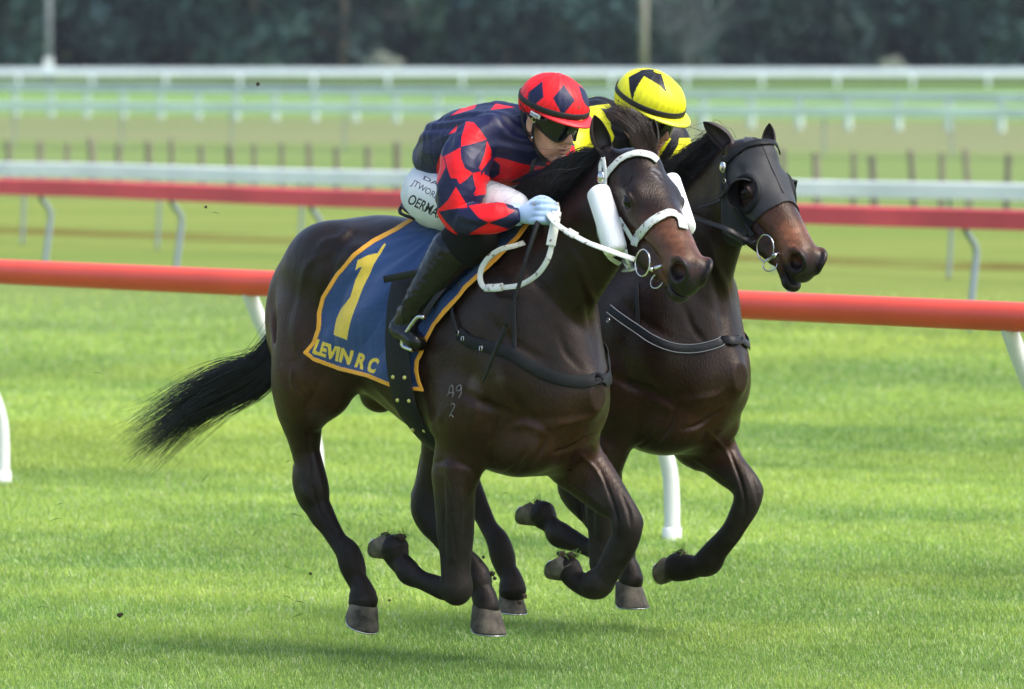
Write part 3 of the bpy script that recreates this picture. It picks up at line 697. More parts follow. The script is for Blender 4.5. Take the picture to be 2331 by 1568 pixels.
def aim(Fr, pu, pv, nu, nv, nl):
    return Fr.P(pu, pv, 0), Fr.P(nu, nv, nl)
POLL1, NOSE1 = aim(H1, 1452, 336, 1588, 617, .165); HEAD1 = head_axes(POLL1, NOSE1, .10)
HS1 = np.linalg.norm(NOSE1 - POLL1) / .61
NECK1 = [(.42, 0, 1.25, .27, .62), (.56, 0, 1.42, .225, .56), (.72, 0, 1.55, .185, .52), (.845, 0.005, 1.66, .165, .52), (.93, 0.01, 1.755, .135, .58), (POLL1[0] + .03, 0.015, POLL1[2] - .085, .085, .8)]
POLL2, NOSE2 = aim(H2, 1708, 318, 1850, 596, .10); HEAD2 = head_axes(POLL2, NOSE2, .04)
HS2 = np.linalg.norm(NOSE2 - POLL2) / .61
NECK2 = [(.42, 0, 1.25, .27, .62), (.52, 0, 1.42, .225, .56), (.63, 0, 1.57, .18, .52), (.73, 0, 1.68, .155, .52), (.80, 0, 1.775, .13, .58), (POLL2[0] + .03, 0, POLL2[2] - .085, .085, .8)]
KN1 = [(*H1.P(1038, 1345, .165), .052), (*H1.P(1424, 1198, -.143), .05)]
KN2 = [(*H1.P(1038, 1352, .165), .052), (*H2.P(*z3(1560, 965), -.143), .05)]
def fdir(u, v, toward):  # a direction in the image plane plus a share towards the camera, in f,l,z
    a = np.array([u * .7071 + toward * .7071, -u * .7071 + toward * .7071, v]); return norm(a)
EARS1 = [(H1.P(1382, 352, .03) , H1.P(1352, 262, .08), fdir(.45, -.1, .9), .040), (H1.P(1476, 350, -.055), H1.P(1488, 271, -.07), fdir(-.2, 0, 1), .030)]
EARS2 = [(H2.P(1668, 342, .05), H2.P(1600, 277, .12), fdir(.2, -.8, .75), .040), (H2.P(1745, 342, -.05), H2.P(1751, 280, -.07), fdir(-.3, 0, 1), .030)]
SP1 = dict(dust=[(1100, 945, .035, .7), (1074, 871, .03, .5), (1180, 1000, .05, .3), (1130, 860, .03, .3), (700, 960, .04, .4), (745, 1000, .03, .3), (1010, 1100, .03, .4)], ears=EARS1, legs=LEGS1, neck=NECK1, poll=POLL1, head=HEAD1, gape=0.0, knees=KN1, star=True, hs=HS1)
SP2 = dict(ears=EARS2, rshift=(290, -52), legs=LEGS2, neck=NECK2, poll=POLL2, head=HEAD2, gape=0.02, knees=KN2, hs=HS2)
# ================================================================= JOCKEYS
def zz(x, y, sx, ox, oy): return ((x / sx + ox) * .8322, (y / sx + oy) * .8322)
def z1(*p): return [zz(x, y, 2.851, 1050, 150) for x, y in p]
def z5(*p): return [zz(x, y, 3.885, 1380, 140) for x, y in p]
def z6(*p): return [zz(x, y, 7.84, 1090, 440) for x, y in p]
def sub_mesh(V, Q, keep_v):
    k = keep_v[Q].all(1); Q = Q[k]; u = np.unique(Q); m = np.full(len(V), -1); m[u] = np.arange(len(u)); return V[u], m[Q], u
def subdiv(V, Q):
    E = np.sort(np.vstack([Q[:, [0, 1]], Q[:, [1, 2]], Q[:, [2, 3]], Q[:, [3, 0]]]), 1); U, inv = np.unique(E[:, 0].astype(np.int64) * len(V) + E[:, 1], return_inverse=True); inv = inv.ravel()
    a, b = U // len(V), U % len(V); n = len(Q); V2 = np.vstack([V, (V[a] + V[b]) / 2, V[Q].mean(1)]); e = [len(V) + inv[i * n:(i + 1) * n] for i in range(4)]; c = len(V) + len(U) + np.arange(n)
    Q2 = np.vstack([np.stack([Q[:, i], e[i], c, e[i - 1]], 1) for i in range(4)])
    return lap(V2, Q2, .5), Q2
def head_build(G, o, A, S):
    """face and skull in the field G; A rows = forward, lateral, up; S scale"""
    P = lambda p: o + (np.array(p, float) * S) @ A
    def e(c, r, k=.015, op='+'): G.ell(P(c), np.array(r) * S, k, op, R=A)
    def ch(pts, k=.012, op='+'): G.chain([(*P(p[:3]), p[3] * S, p[4] if len(p) > 4 else 1) for p in pts], k, op, n=A[1], m=3)
    e((-.008, 0, .045), (.098, .076, .082), .02); e((.032, 0, -.018), (.062, .052, .084), .03)
    for s in (1, -1):
        ch([(-.005, s * .049, -.045, .018), (.035, s * .036, -.082, .016), (.070, s * .012, -.104, .015)], .025)
        e((.048, s * .040, -.022), (.032, .024, .036), .02); e((.062, s * .026, -.062), (.028, .026, .03), .02)
        e((.086, s * .032, .006), (.016, .019, .012), .012, '-')
        e((.080, s * .032, .005), (.0135, .0135, .0125), .003)                 # eyeball under the goggles
        e((.100, s * .013, -.036), (.011, .007, .008), .008)
        e((.0, s * .077, -.005), (.021, .009, .031), .008); e((.006, s * .085, -.003), (.011, .006, .018), .005, '-')
    e((.078, 0, -.108), (.018, .022, .018), .018); e((.080, 0, .028), (.02, .046, .014), .015)
    ch([(.088, 0, .018, .009), (.101, 0, -.008, .010), (.112, 0, -.030, .0115)], .014); e((.109, 0, -.034), (.012, .010, .010), .008)
    ch([(.082, -.022, -.068, .005), (.096, -.008, -.062, .0068), (.098, 0, -.063, .006), (.096, .008, -.062, .0068), (.082, .022, -.068, .005)], .006)
    ch([(.082, -.020, -.071, .005), (.094, 0, -.077, .0085), (.082, .020, -.071, .005)], .006)
    ch([(.080, -.025, -.0695, .0016), (.103, 0, -.0695, .0025), (.080, .025, -.0695, .0016)], .003, '-')
    e((.098, 0, -.052), (.004, .004, .008), .006, '-')
    return P
SHIFT0 = np.zeros(3)
def hand_glove(G, wrist, palm_dir, back_dir, S, side=1, grip=1.0):
    """gloved fist: palm, four fingers curled round the rein, thumb closing over them"""
    d = norm(palm_dir); b = norm(np.array(back_dir) - (np.array(back_dir) @ d) * d); a = np.cross(d, b) * side   # a: towards the thumb
    w = np.array(wrist, float)
    G.chain([(*(w - d * .03 * S), .028 * S, .8), (*(w), .026 * S, .8), (*(w + d * .03 * S), .034 * S, .62), (*(w + d * .070 * S), .038 * S, .5)], .012, n=b)
    kn = []
    for i, (off, L) in enumerate(((.028, .92), (.010, 1.0), (-.009, .95), (-.027, .80))):
        k0 = w + d * (.082 - .004 * abs(i - 1)) * S + a * off * S + b * .010 * S
        k1 = k0 + (d * .030 - b * .022) * S * L
        k2 = k1 + (-b * .026 - d * .012) * S * L
        k3 = k2 + (-d * .024 + b * .008) * S * L
        root = k0 - d * .03 * S - b * .004 * S
        G.chain([(*root, .011 * S, 1), (*k0, .0125 * S, 1), (*k1, .0110 * S, 1), (*k2, .0098 * S, 1), (*k3, .0085 * S, 1)], .004, m=3)
        kn.append(k1)
    t0 = w + d * .022 * S + a * .026 * S - b * .008 * S; t1 = t0 + (d * .034 + a * .022 - b * .012) * S; t2 = t1 + (d * .026 - a * .008 - b * .018) * S; t3 = t2 + (d * .016 - a * .022 - b * .008) * S
    G.chain([(*t0, .016 * S, 1), (*t1, .0135 * S, 1), (*t2, .0115 * S, 1), (*t3, .0095 * S, 1)], .008, m=3)
    return kn
def build_jockey(Fr, J, label, paint_jacket, paint_helmet, glovemat, cat='person'):
    root = empty('person', Fr.O, -TH); tag(root, label, 'person', 'jockeys riding the two horses')
    h = .0042; A = J['headA']; o = J['head']; S = J.get('S', 1.1)
    # ---- body: one continuous skin under the clothes
    lo, hi = J['lo'], J['hi']
    G = Field(lo, hi, .0045)
    P = head_build(G, o, A, S)
    nk = J['neck']
    G.chain([(*nk, .062, 1.), (*((nk + P((-.02, 0, -.03))) / 2), .056, 1), (*P((-.015, 0, -.02)), .060, .95)], .03)
    G.chain([(*p[:3], p[3] * .78, p[4]) for p in J['torso']], .03)
    for s, sl in ((1, J['arm_n']), (-1, J['arm_f'])):
        G.chain([(*p[:3], p[3] * .55, 1) for p in sl], .03); w = np.array(sl[-1][:3]); 
    for th, lg in ((J['thigh_n'], J['shin_n']), (J['thigh_f'], J['shin_f'])):
        G.chain([(*p[:3], p[3] * .62, 1) for p in th], .03); G.chain([(*p[:3], p[3] * .6, 1) for p in lg], .02)
    for g in J['hands']: hand_glove(G, *g[:3], 1.05, g[3])
    V, Q = G.mesh(smooth=1); q = (V - o) @ A.T / S
    C = np.tile(J.get('skin', [.60, .33, .235]), (len(V), 1)) * (1 + .05 * vnoise(V, 60, 2))[:, None]
    lip = np.exp(-(((q - [.094, 0, -.070]) / [.012, .020, .0085]) ** 2).sum(1)); C = C * (1 - lip[:, None] * .75) + np.array([.50, .16, .15]) * lip[:, None] * .75
    bl = np.exp(-(((np.abs(q) * [1, 1, 1] * [1, 1, -1] - [.06, .042, -.03]) / .022) ** 2).sum(1)); C = C * (1 - bl[:, None] * .3) + np.array([.62, .22, .17]) * bl[:, None] * .3
    for c in ((.075, .044, -.030), (.083, .036, -.036), (.066, .050, -.026)):
        m = np.linalg.norm(q - c, axis=1) < .0021; C[m] = [.06, .035, .025]
    inm = np.exp(-(((q - [.096, 0, -.0695]) / [.008, .017, .0022]) ** 2).sum(1)) ; C = C * (1 - inm[:, None] * .9) + np.array([.03, .008, .008]) * inm[:, None] * .9
    hairm = (q[:, 2] > -.05) & (q[:, 0] < -.035) & (q[:, 2] < .08); C[hairm] = [.03, .02, .014]
    body = part('body', V, Q, M['skin'], root, attrs={'col': C})
    # ---- jacket
    G2 = Field(lo, hi, h)
    G2.chain(J['torso'], .05); 
    G2.chain([(*J['neck'], .082, 1.1), (*(J['neck'] + (P((-.02, 0, -.05)) - J['neck']) * .55), .070, 1.05)], .03)
    G2.chain(J['arm_n'], .03); G2.chain(J['arm_f'], .03)
    # open collar and cuffs: cut the neck hole and the sleeve ends
    G2.chain([(*(J['neck'] + (P((-.02, 0, -.05)) - J['neck']) * .45), .055, 1.05), (*P((-.0, 0, -.03)), .062, 1.1)], .006, '-')
    V, Q = G2.mesh(smooth=1); V, Q = subdiv(V, Q); N = vnormals(V, Q)
    # folds: long soft creases that run round the sleeves and along the back
    T1 = vnoise(V * [1.0, 1.0, 1.6], 30, 21); T2 = 1 - np.abs(vnoise(V * [1.2, .5, 1.1] + .05 * vnoise(V, 18, 5)[:, None], 27, 22)); T3 = 1 - np.abs(vnoise(V * [.8, 1, .9], 60, 23))
    amp = J.get('fold', 1.)
    V = V + N * (amp * (.0045 * T1 + .0032 * np.clip(T2, 0, 1) ** 2 + .0008 * T3 ** 2 - .002 + .0030 * np.sin(vnoise(V * [.5, 1, 1.2], 14, 9) * 7)))[:, None]
    col = paint_jacket(V, N, Fr, J)
    part('jacket', V, Q, M['satin'], root, attrs={'col': col})
    # ---- breeches
    G3 = Field(lo, hi, h)
    G3.chain(J['seat'], .05); G3.chain(J['thigh_n'], .035); G3.chain(J['thigh_f'], .035)
    V, Q = G3.mesh(smooth=1); V, Q = subdiv(V, Q); N = vnormals(V, Q)
    V = V + N * (.0022 * np.clip(1 - np.abs(vnoise(V * [1, 1, .35], 60, 31)), 0, 1) ** 3 + .001 * vnoise(V, 40, 3))[:, None]
    C = np.tile([.76, .78, .80], (len(V), 1)); u, v = Fr.px(V); side = N[:, 1] > -.2
    if J.get('print'):
        for tris, (p0, p1, hgt, c) in J['print']:
            p0 = np.array(p0); e1 = np.array(p1) - p0; L = np.hypot(*e1); wd = tris[..., 0].max()
            X = ((u - p0[0]) * e1[0] + (v - p0[1]) * e1[1]) / L ** 2 * wd
            e2 = np.array([e1[1], -e1[0]]) / L; Y = ((u - p0[0]) * e2[0] + (v - p0[1]) * e2[1]) / hgt
            X = X - .0 * Y; m = in_tris(X, Y, tris) & side; C[m] = c
    part('breeches', V, Q, M['breeches'], root, attrs={'col': C})
    # ---- socks (dark leggings) and boots
    for nm, lg in (('near', J['shin_n']), ('far', J['shin_f'])):
        lg = np.array(lg)
        Gs = Field((lg[:, :3] - .14).min(0), (lg[:, :3] + .14).max(0), h); Gs.chain(lg[1:4], .01)
        V, Q = Gs.mesh(smooth=1); part('stocking', V, Q, M['stocking'], root)
        Gb = Field((lg[:, :3] - .16).min(0) - [0.02, 0, .08], (lg[:, :3] + .2).max(0), .0038)
        bt = lg[2:].copy(); bt[:, 3] += .006; Gb.chain(bt, .012)
        ft = J['foot_' + nm[0]]; Gb.chain(ft, .03, n=(.35, -.3, .88))
        # cut the top open
        d0 = norm(bt[0, :3] - bt[1, :3]); c0 = bt[0, :3] + d0 * .0
        Gb.fn(lambda x, y, z: -((x - c0[0]) * d0[0] + (y - c0[1]) * d0[1] + (z - c0[2]) * d0[2]) * -1 + .0, Gb.lo, Gb.lo + Gb.n * Gb.h, .004, 'max') if False else None
        V, Q = Gb.mesh(smooth=1); N = vnormals(V, Q)
        # wrinkled at the ankle, finely gathered at the top
        s0 = (V - lg[2, :3]) @ norm(lg[-1, :3] - lg[2, :3]); Lb = np.linalg.norm(lg[-1, :3] - lg[2, :3])
        an = np.exp(-((s0 - Lb * .92) / .045) ** 2); tp = np.exp(-((s0 - .02) / .06) ** 2)
        V = V + N * (an * .007 * (np.clip(1 - np.abs(vnoise(V * [1, 1, 1.5], 48, 3)), 0, 1) ** 2 - .3) + .0010 * vnoise(V, 26, 9))[:, None]
        part('boot', V, Q, M['patent'], root)
    # ---- gloves
    for g in J['hands']:
        w = np.array(g[0]); Gg = Field(w - .17, w + .17, .0030); hand_glove(Gg, *g[:3], 1.14, g[3])
        V, Q = Gg.mesh(smooth=1); gl = part('glove', V, Q, glovemat, root)
        d = norm(g[1]); ww = w - d * .022; ring, _ = tube(np.array([ww - d * .014, ww - d * .012, ww + d * .012, ww + d * .014]), np.array([.036, .039, .039, .036]), 24)
        part('cuff', *tube(np.array([ww - d * .016, ww - d * .014, ww + d * .012, ww + d * .016]), np.array([.036, .0395, .0395, .036]), 24), glovemat, gl)
    # ---- helmet
    nu, nv = 260, 140; az = np.arange(nu) / nu * 2 * math.pi; V = []
    rx, ry, rz = .128, .104, .100; cz = .062; cx = .010
    aa, tt = np.meshgrid(az, np.linspace(0, 1, nv)); el = math.pi / 2 - tt * 2.02       # goes a little below the equator
    low = .0 * aa
    x = rx * np.cos(aa) * np.cos(el); y = ry * np.sin(aa) * np.cos(el); z = rz * np.sin(el)
    rim = -.030 - .018 * np.clip(-np.cos(aa), -.2, 1) + .016 * np.clip(np.cos(aa), 0, 1)
    z = np.where(z < 0, z * (np.abs(rim) / (rz * math.sin(2.02 - math.pi / 2))), z)
    puck = .0016 * np.sin(aa * 34 + 2 * np.sin(el * 5)) * np.exp(-((el + .1) / .35) ** 2) + .0010 * np.sin(aa * 6) ** 8 * (el > 0) + .0014 * vnoise(np.stack([x, y, z], -1).reshape(-1, 3), 45, J['seed']).reshape(x.shape)
    k = 1 + puck / .1; loc_ = np.stack([x * k + cx, y * k, z * k + cz], -1)
    Vh = o + (loc_.reshape(-1, 3) * S) @ A
    Q = np.array([(r * nu + c, r * nu + (c + 1) % nu, (r + 1) * nu + (c + 1) % nu, (r + 1) * nu + c) for r in range(nv - 1) for c in range(nu)])
    inner = o + ((loc_.reshape(nv, nu, 3)[-1] * [.93, .93, 1] * S)) @ A; n0 = len(Vh)
    up_in = o + ((loc_.reshape(nv, nu, 3)[-1] * [.90, .90, 1] + [0, 0, .03]) * S) @ A
    Vh2 = np.vstack([Vh, inner, up_in]); b = (nv - 1) * nu
    Q2 = np.array([(b + c, b + (c + 1) % nu, n0 + (c + 1) % nu, n0 + c) for c in range(nu)] + [(n0 + c, n0 + (c + 1) % nu, n0 + nu + (c + 1) % nu, n0 + nu + c) for c in range(nu)])
    Nn = norm(Vh2[0] - Vh2[0] + A[2]); nrm = (Vh2 - P((cx, 0, cz - .02))); nrm /= np.linalg.norm(nrm, axis=1, keepdims=True)
    hc = paint_helmet(Vh2, nrm, Fr, (Vh2 - o) @ A.T / S)
    hel = part('helmet', Vh2, np.vstack([Q, Q2]), M['satin'], root, attrs={'col': hc})
    # button
    part('button', *ellmesh(P((cx, 0, cz + rz)), (.014 * S, .014 * S, .005 * S), R=A), J['peakmat'], hel)
    # peak
    g = np.linspace(-1.25, 1.25, 41); V = []; T = np.linspace(0, 1, 7)
    for a_ in g:
        for t in T:
            w_ = math.cos(a_ / 1.25 * math.pi / 2) ** .6
            r = 1 + t * w_ * .30; zz_ = -.012 - .012 * t * t * w_ + .004 * abs(a_)
            V.append((rx * math.cos(a_) * r * (1 if a_ else 1) + cx, ry * math.sin(a_) * (1 + t * w_ * .12), cz + zz_ - .004))
    m = len(T); V = np.array(V); Vb = V - [0, 0, .004]; nn = len(V); Fc = []
    for i in range(len(g) - 1):
        for j in range(m - 1):
            q4 = (i * m + j, i * m + j + 1, (i + 1) * m + j + 1, (i + 1) * m + j); Fc.append(q4); Fc.append(tuple(nn + x_ for x_ in q4[::-1]))
        a_, b_ = i * m + m - 1, (i + 1) * m + m - 1; Fc.append((a_, nn + a_, nn + b_, b_))
    part('peak', o + (np.vstack([V, Vb]) * S) @ A, Fc, J['peakmat'], hel)
    # elastic band round the cover and the goggle strap
    def band(zc_, w_, grow, tilt, a0=-math.pi, a1=math.pi, n=90, mat=None, name='strap'):
        aa_ = np.linspace(a0, a1, n); pts = []; nr = []
        for a_ in aa_:
            zl = zc_ + tilt * math.cos(a_); el_ = math.asin(max(-1, min(1, (zl) / rz))) if zl > 0 else 0
            pts.append(P((cx + (rx * math.cos(el_) + grow) * math.cos(a_), (ry * math.cos(el_) + grow) * math.sin(a_), cz + zl))); nr.append(math.cos(a_) * A[0] + math.sin(a_) * A[1] + .35 * el_ * A[2])
        return part(name, *strap(np.array(pts), np.array(nr), w_ * S, .003), mat or M['black_cloth'], hel)
    band(.004, .019, .0012, -.008)
    # ---- goggles
    nu2, nv2 = 120, 34; V = []; aa = np.linspace(-1.32, 1.32, nu2); 
    for a_ in aa:
        ca = abs(a_)
        zt = .042 - .008 * (ca / 1.32) ** 2; zb = -.026 + .022 * math.exp(-(a_ / .22) ** 2) - .012 * math.exp(-((ca - .5) / .35) ** 2) + .026 * (ca / 1.32) ** 4
        for j in range(nv2):
            zz_ = zb + (zt - zb) * j / (nv2 - 1); bul = 1 + .05 * math.sin(j / (nv2 - 1) * math.pi)
            V.append((.003 + .107 * math.cos(a_) * bul, .083 * math.sin(a_) * bul, zz_))
    V = np.array(V); W_ = P(V); Q = np.array([(i * nv2 + j, (i + 1) * nv2 + j, (i + 1) * nv2 + j + 1, i * nv2 + j + 1) for i in range(nu2 - 1) for j in range(nv2 - 1)])
    Wi = P(V * [.965, .965, 1]); nn = len(V)
    edge = [j for j in range(nv2)] + [i * nv2 + nv2 - 1 for i in range(1, nu2)] + [(nu2 - 1) * nv2 + j for j in range(nv2 - 2, -1, -1)] + [i * nv2 for i in range(nu2 - 2, 0, -1)]
    Qe = np.array([(edge[k_], edge[(k_ + 1) % len(edge)], nn + edge[(k_ + 1) % len(edge)], nn + edge[k_]) for k_ in range(len(edge))])
    Vg = np.vstack([W_, Wi]); Cg = np.tile([.006, .007, .007], (len(Vg), 1))
    if J.get('gog'):
        u, v = Fr.px(Vg); tris, p0, p1, hgt = J['gog']; p0 = np.array(p0); e1 = np.array(p1) - p0; L = np.hypot(*e1); wd = tris[..., 0].max()
        X = ((u - p0[0]) * e1[0] + (v - p0[1]) * e1[1]) / L ** 2 * wd; e2 = np.array([e1[1], -e1[0]]) / L; Y = ((u - p0[0]) * e2[0] + (v - p0[1]) * e2[1]) / hgt
        Cg[in_tris(X, Y, tris)] = [.35, .36, .34]
    gg = part('goggles', Vg, np.vstack([Q, Q[:, ::-1] + nn, Qe]), M['visor'], root, attrs={'col': Cg})
    part('frame', *tube(np.array([Vg[e_] for e_ in edge[::2]] + [Vg[edge[0]]]), .0032 * S, 8, closed=False), M['black_cloth'], gg)
    for s in (1, -1):
        t = np.linspace(0, 1, 9)[:, None]; a_ = np.array((.030, s * .081, .012)); b_ = np.array((-.045, s * .092, .050)); mid = np.array((-.0, s * .094, .030))
        pts = P((1 - t) ** 2 * a_ + 2 * t * (1 - t) * mid + t * t * b_)
        part('strap', *strap(pts, s * A[1], .016 * S, .003), M['black_cloth'], gg)
        part('buckle', *torus(P((.022, s * .087, .016)), s * A[1] + .3 * A[0], .010 * S, .0018 * S, 4), M['gilt'], gg)
        # chin harness: two straps meeting below the ear, then under the chin
        pA = [(.028, s * .083, .035), (.022, s * .083, -.01), (.020, s * .074, -.045), (.028, s * .062, -.080), (.042, s * .036, -.113), (.048, 0, -.124)]
        pB = [(-.045, s * .084, .03), (-.030, s * .085, -.012), (-.002, s * .078, -.040), (.020, s * .074, -.048)]
        for pp in (pA, pB):
            pc = catmull(np.array(pp), 6); nr = pc * [0.4, 1.2, 1.] - [0, 0, -.02]; nr = nr / np.linalg.norm(nr, axis=1, keepdims=True)
            part('chin_strap', *strap(P(pc) , nr @ A, .013 * S, .003), M['black_cloth'], hel)
        part('stud', *ellmesh(P((.020, s * .079, -.046)), (.005, .005, .005)), M['steel'], hel)
        # maker's tab, white with blue lettering, on the cover's lower edge
    pts = P(np.array([(.055, .0905, .0345), (.038, .0985, .0375), (.02, .1035, .041)]) + [0, .0035, 0]); 
    tb = part('maker_tab', *strap(pts, A[1] * .9 + A[0] * .35, .015 * S, .002), M['white_plastic'], hel)
    tr = text_tris('HYLAND', .02); 
    x0, x1 = 0.055, .02; fx = (tr[..., 0] / tr[..., 0].max()); L_ = np.array([(.053, .0915, .0345), (.022, .1035, .0405)]) + [0, .0062, 0]
    pt = L_[1] + (L_[0] - L_[1]) * fx[..., None] * .92 + np.array([0, 0, 1]) * ((tr[..., 1] - .5) * .008)[..., None] + np.array([.35, .9, 0]) * (.0015 + .0022 * np.sin(fx * math.pi))[..., None]
    VV = P(pt.reshape(-1, 3)); part('lettering', np.vstack([VV, VV - A[1] * .0012]), [(3 * i, 3 * i + 1, 3 * i + 2) for i in range(len(tr))], M['blue_ink'], tb, smooth=False)
    if J.get('tail'):
        t = J['tail']; part('chin_strap', *strap(catmull(np.array(t), 5), Fr_cam(), .016, .003), M['black_cloth'], hel)
    return root
def Fr_cam(): return np.array([.7071, .7071, 0])
NAVY = np.array([.013, .015, .056]); RED = np.array([.84, .012, .018]); YEL = np.array([.80, .78, .02]); BLK = np.array([.010, .010, .014])
def headA(yaw, pitch, roll=0):
    """yaw towards the camera side (l+), pitch down; rows forward, lateral, up"""
    c, s = math.cos(yaw), math.sin(yaw); F_ = np.array([c, s, 0]); L_ = np.array([-s, c, 0]); U_ = np.array([0, 0, 1.])
    cp, sp_ = math.cos(pitch), math.sin(pitch); F2 = F_ * cp - U_ * sp_; U2 = U_ * cp + F_ * sp_
    cr, sr = math.cos(roll), math.sin(roll); return np.array([F2, L_ * cr + U2 * sr, U2 * cr - L_ * sr])
def Pr(Fr, u, v, l, r, q=1.): return [*Fr.P(u, v, l), r, q]
def jspec(Fr, D=(0, 0, 0)):
    D = np.array(D); J = {}
    def p(u, v, l, r, q=1.): a = H1.P(u, v, l) + D; return [*a, r, q]
    J['torso'] = [p(1018, 362, 0, .108, 1.25), p(1048, 342, 0, .138, 1.2), p(1100, 332, 0, .152, 1.18), p(1148, 328, 0, .152, 1.2), p(1190, 326, 0, .118, 1.42)]
    J['neck'] = H1.P(1205, 318, .0) + D
    J['arm_n'] = [p(1125, 308, .13, .085), p(1080, 330, .20, .088), p(1060, 380, .25, .094), p(1048, 430, .285, .088), p(1042, 474, .30, .076), p(1054, 496, .30, .062), p(1090, 498, .30, .058), p(1125, 496, .285, .050), p(1150, 494, .265, .043), p(1166, 493, .25, .034)]
    J['arm_f'] = [p(1200, 315, -.12, .08), p(1255, 342, -.19, .078), p(1272, 390, -.225, .08), p(1265, 440, -.23, .07), p(1258, 470, -.21, .058), p(1262, 480, -.17, .05), p(1262, 482, -.13, .043), p(1265, 480, -.10, .034)]
    J['seat'] = [p(1005, 405, 0, .095, 1.3), p(990, 443, 0, .106, 1.3), p(1005, 468, 0, .085, 1.3)]
    J['thigh_n'] = [p(990, 450, .08, .110), p(1035, 462, .10, .104), p(1090, 464, .115, .092), p(1140, 468, .13, .074), p(1172, 472, .14, .056)]
    J['thigh_f'] = [p(1005, 440, -.09, .105), p(1090, 438, -.14, .09), p(1180, 432, -.19, .066), p(1228, 430, -.21, .058)]
    sh = [st(H1, *r) for r in [(1082, 482, 1160, 522, .185, .95), (1026, 512, 1132, 560, .21, .95), (983, 556, 1080, 596, .235, .9), (958, 604, 1034, 640, .262, .88), (938, 645, 1002, 676, .28, .88), (922, 676, 974, 704, .29, .9), (910, 702, 962, 722, .29, .98)]]
    J['shin_n'] = [[*(np.array(a[:3]) + D), a[3], a[4]] for a in sh]
    J['shin_f'] = [[a[0], -a[1], a[2], a[3], a[4]] for a in J['shin_n']]
    J['foot_n'] = [p(928, 728, .285, .045, 1), p(914, 750, .285, .052, .9), p(934, 766, .30, .046, .85), p(946, 778, .315, .040, .8)]
    J['foot_f'] = [[a[0], -a[1], a[2], a[3], a[4]] for a in J['foot_n']]
    A = np.array; w = A(H1.P(1186, 488, .225)) + D
    J['hands'] = [(w, (.93, -.22, .10), (.25, .95, .25), 1), (A(H1.P(1245, 476, -.09)) + D, (.9, .3, .0), (.2, -.95, .25), -1)]
    J['lo'] = A([-.28, -.45, 1.1]) + D; J['hi'] = A([.98, .50, 2.36]) + D
    return J
J1 = jspec(H1); J1['headA'] = headA(math.radians(2), math.radians(17), math.radians(-2)); J1['head'] = H1.P(1248, 276, .02); J1['seed'] = 3
J1['print'] = [(text_tris('DAB', .01), ((1065.5/1, 0), (0, 0), 1, NAVY))][:0]
def zpt(x, y): return zz(x, y, 7.84, 1090, 440)
INK = np.array([.035, .02, .055]); INK2 = np.array([.01, .01, .012])
J1['print'] = [(text_tris('DAB', .012), (zpt(520, 395), zpt(960, 610), 9.5, INK)), (text_tris('JTWORLD', .006), (zpt(235, 545), zpt(890, 930), 19, INK)), (text_tris('OERMAN', .02), (zpt(170, 905), zpt(930, 1290), 24, INK2))]
J1['gog'] = (text_tris('UaP', .02), zz(1360, 405, 7.84, 1380, 320), zz(1545, 380, 7.84, 1380, 320), 9)
J1['tail'] = [H1.P(*zz(700, 905, 7.84, 1380, 320), .06), H1.P(*zz(620, 970, 7.84, 1380, 320), .075), H1.P(*zz(590, 1080, 7.84, 1380, 320), .08), H1.P(*zz(578, 1180, 7.84, 1380, 320), .08)]
RP = [z1((640, 520), (700, 528), (745, 580), (800, 660), (700, 690), (600, 715), (605, 640)), z1((802, 672), (835, 740), (835, 805), (760, 905), (742, 880), (785, 770)),
      z1((440, 775), (465, 800), (482, 872), (455, 930), (413, 1010), (410, 870)), z1((470, 790), (596, 722), (598, 800), (630, 882), (690, 922), (640, 975), (590, 1008), (565, 965), (520, 960), (497, 900)),
      z1((690, 925), (755, 908), (755, 965), (722, 1060), (706, 1000)), z1((560, 1030), (600, 1095), (645, 1165), (560, 1190), (420, 1212), (500, 1130)), z1((418, 1205), (470, 1170), (640, 1158), (650, 1190), (540, 1200), (425, 1222)),
      z1((660, 1176), (760, 1160), (935, 1150), (965, 1195), (1020, 1215), (945, 1262), (815, 1310), (735, 1268)), z1((815, 1310), (880, 1330), (975, 1362), (950, 1400), (660, 1400), (740, 1350)), z1((400, 1215), (425, 1222), (480, 1300), (575, 1400), (480, 1400)),
      z1((520, 475), (600, 420), (722, 388), (700, 420), (620, 445)), z1((868, 380), (1020, 408), (832, 428), (860, 395)), z1((503, 620), (575, 545), (560, 600)),
      z1((870, 800), (930, 808), (1100, 855), (1240, 870), (1262, 872), (1000, 990), (900, 1052), (700, 1085), (740, 1000), (765, 930), (800, 890)),
      z1((990, 1000), (1180, 985), (1100, 1040), (700, 1100), (800, 1040)), z1((1310, 880), (1400, 760), (1442, 740), (1445, 850), (1420, 900), (1330, 930)), z1((1435, 700), (1495, 715), (1515, 765), (1470, 765), (1440, 740)), z1((1260, 850), (1310, 800), (1340, 900), (1240, 960), (1190, 985), (1290, 885))]
NP = [z1((800, 850), (860, 820), (905, 860), (900, 930), (850, 965), (780, 930)), z1((975, 1000), (1150, 905), (1300, 880), (1320, 925), (1200, 985))]
def paint_j1(V, N, Fr, J):
    u, v = Fr.px(V); cam_ = N @ np.array([.7071, .7071, 0]); C = np.tile(NAVY, (len(V), 1))
    s = V[:, 0] * 7.2 + V[:, 2] * 3.0; t = V[:, 2] * 7.2 - V[:, 0] * 3.0
    back = (np.floor(s) + np.floor(t)) % 2 == 0
    C[back & (cam_ < -.12)] = RED
    f = cam_ >= -.12
    for p in RP: C[inpoly(u, v, p) & f] = RED
    for p in NP: C[inpoly(u, v, p) & f] = NAVY
    # collar and cuffs stay navy
    return C * (1 + .06 * vnoise(V, 25, 2))[:, None]
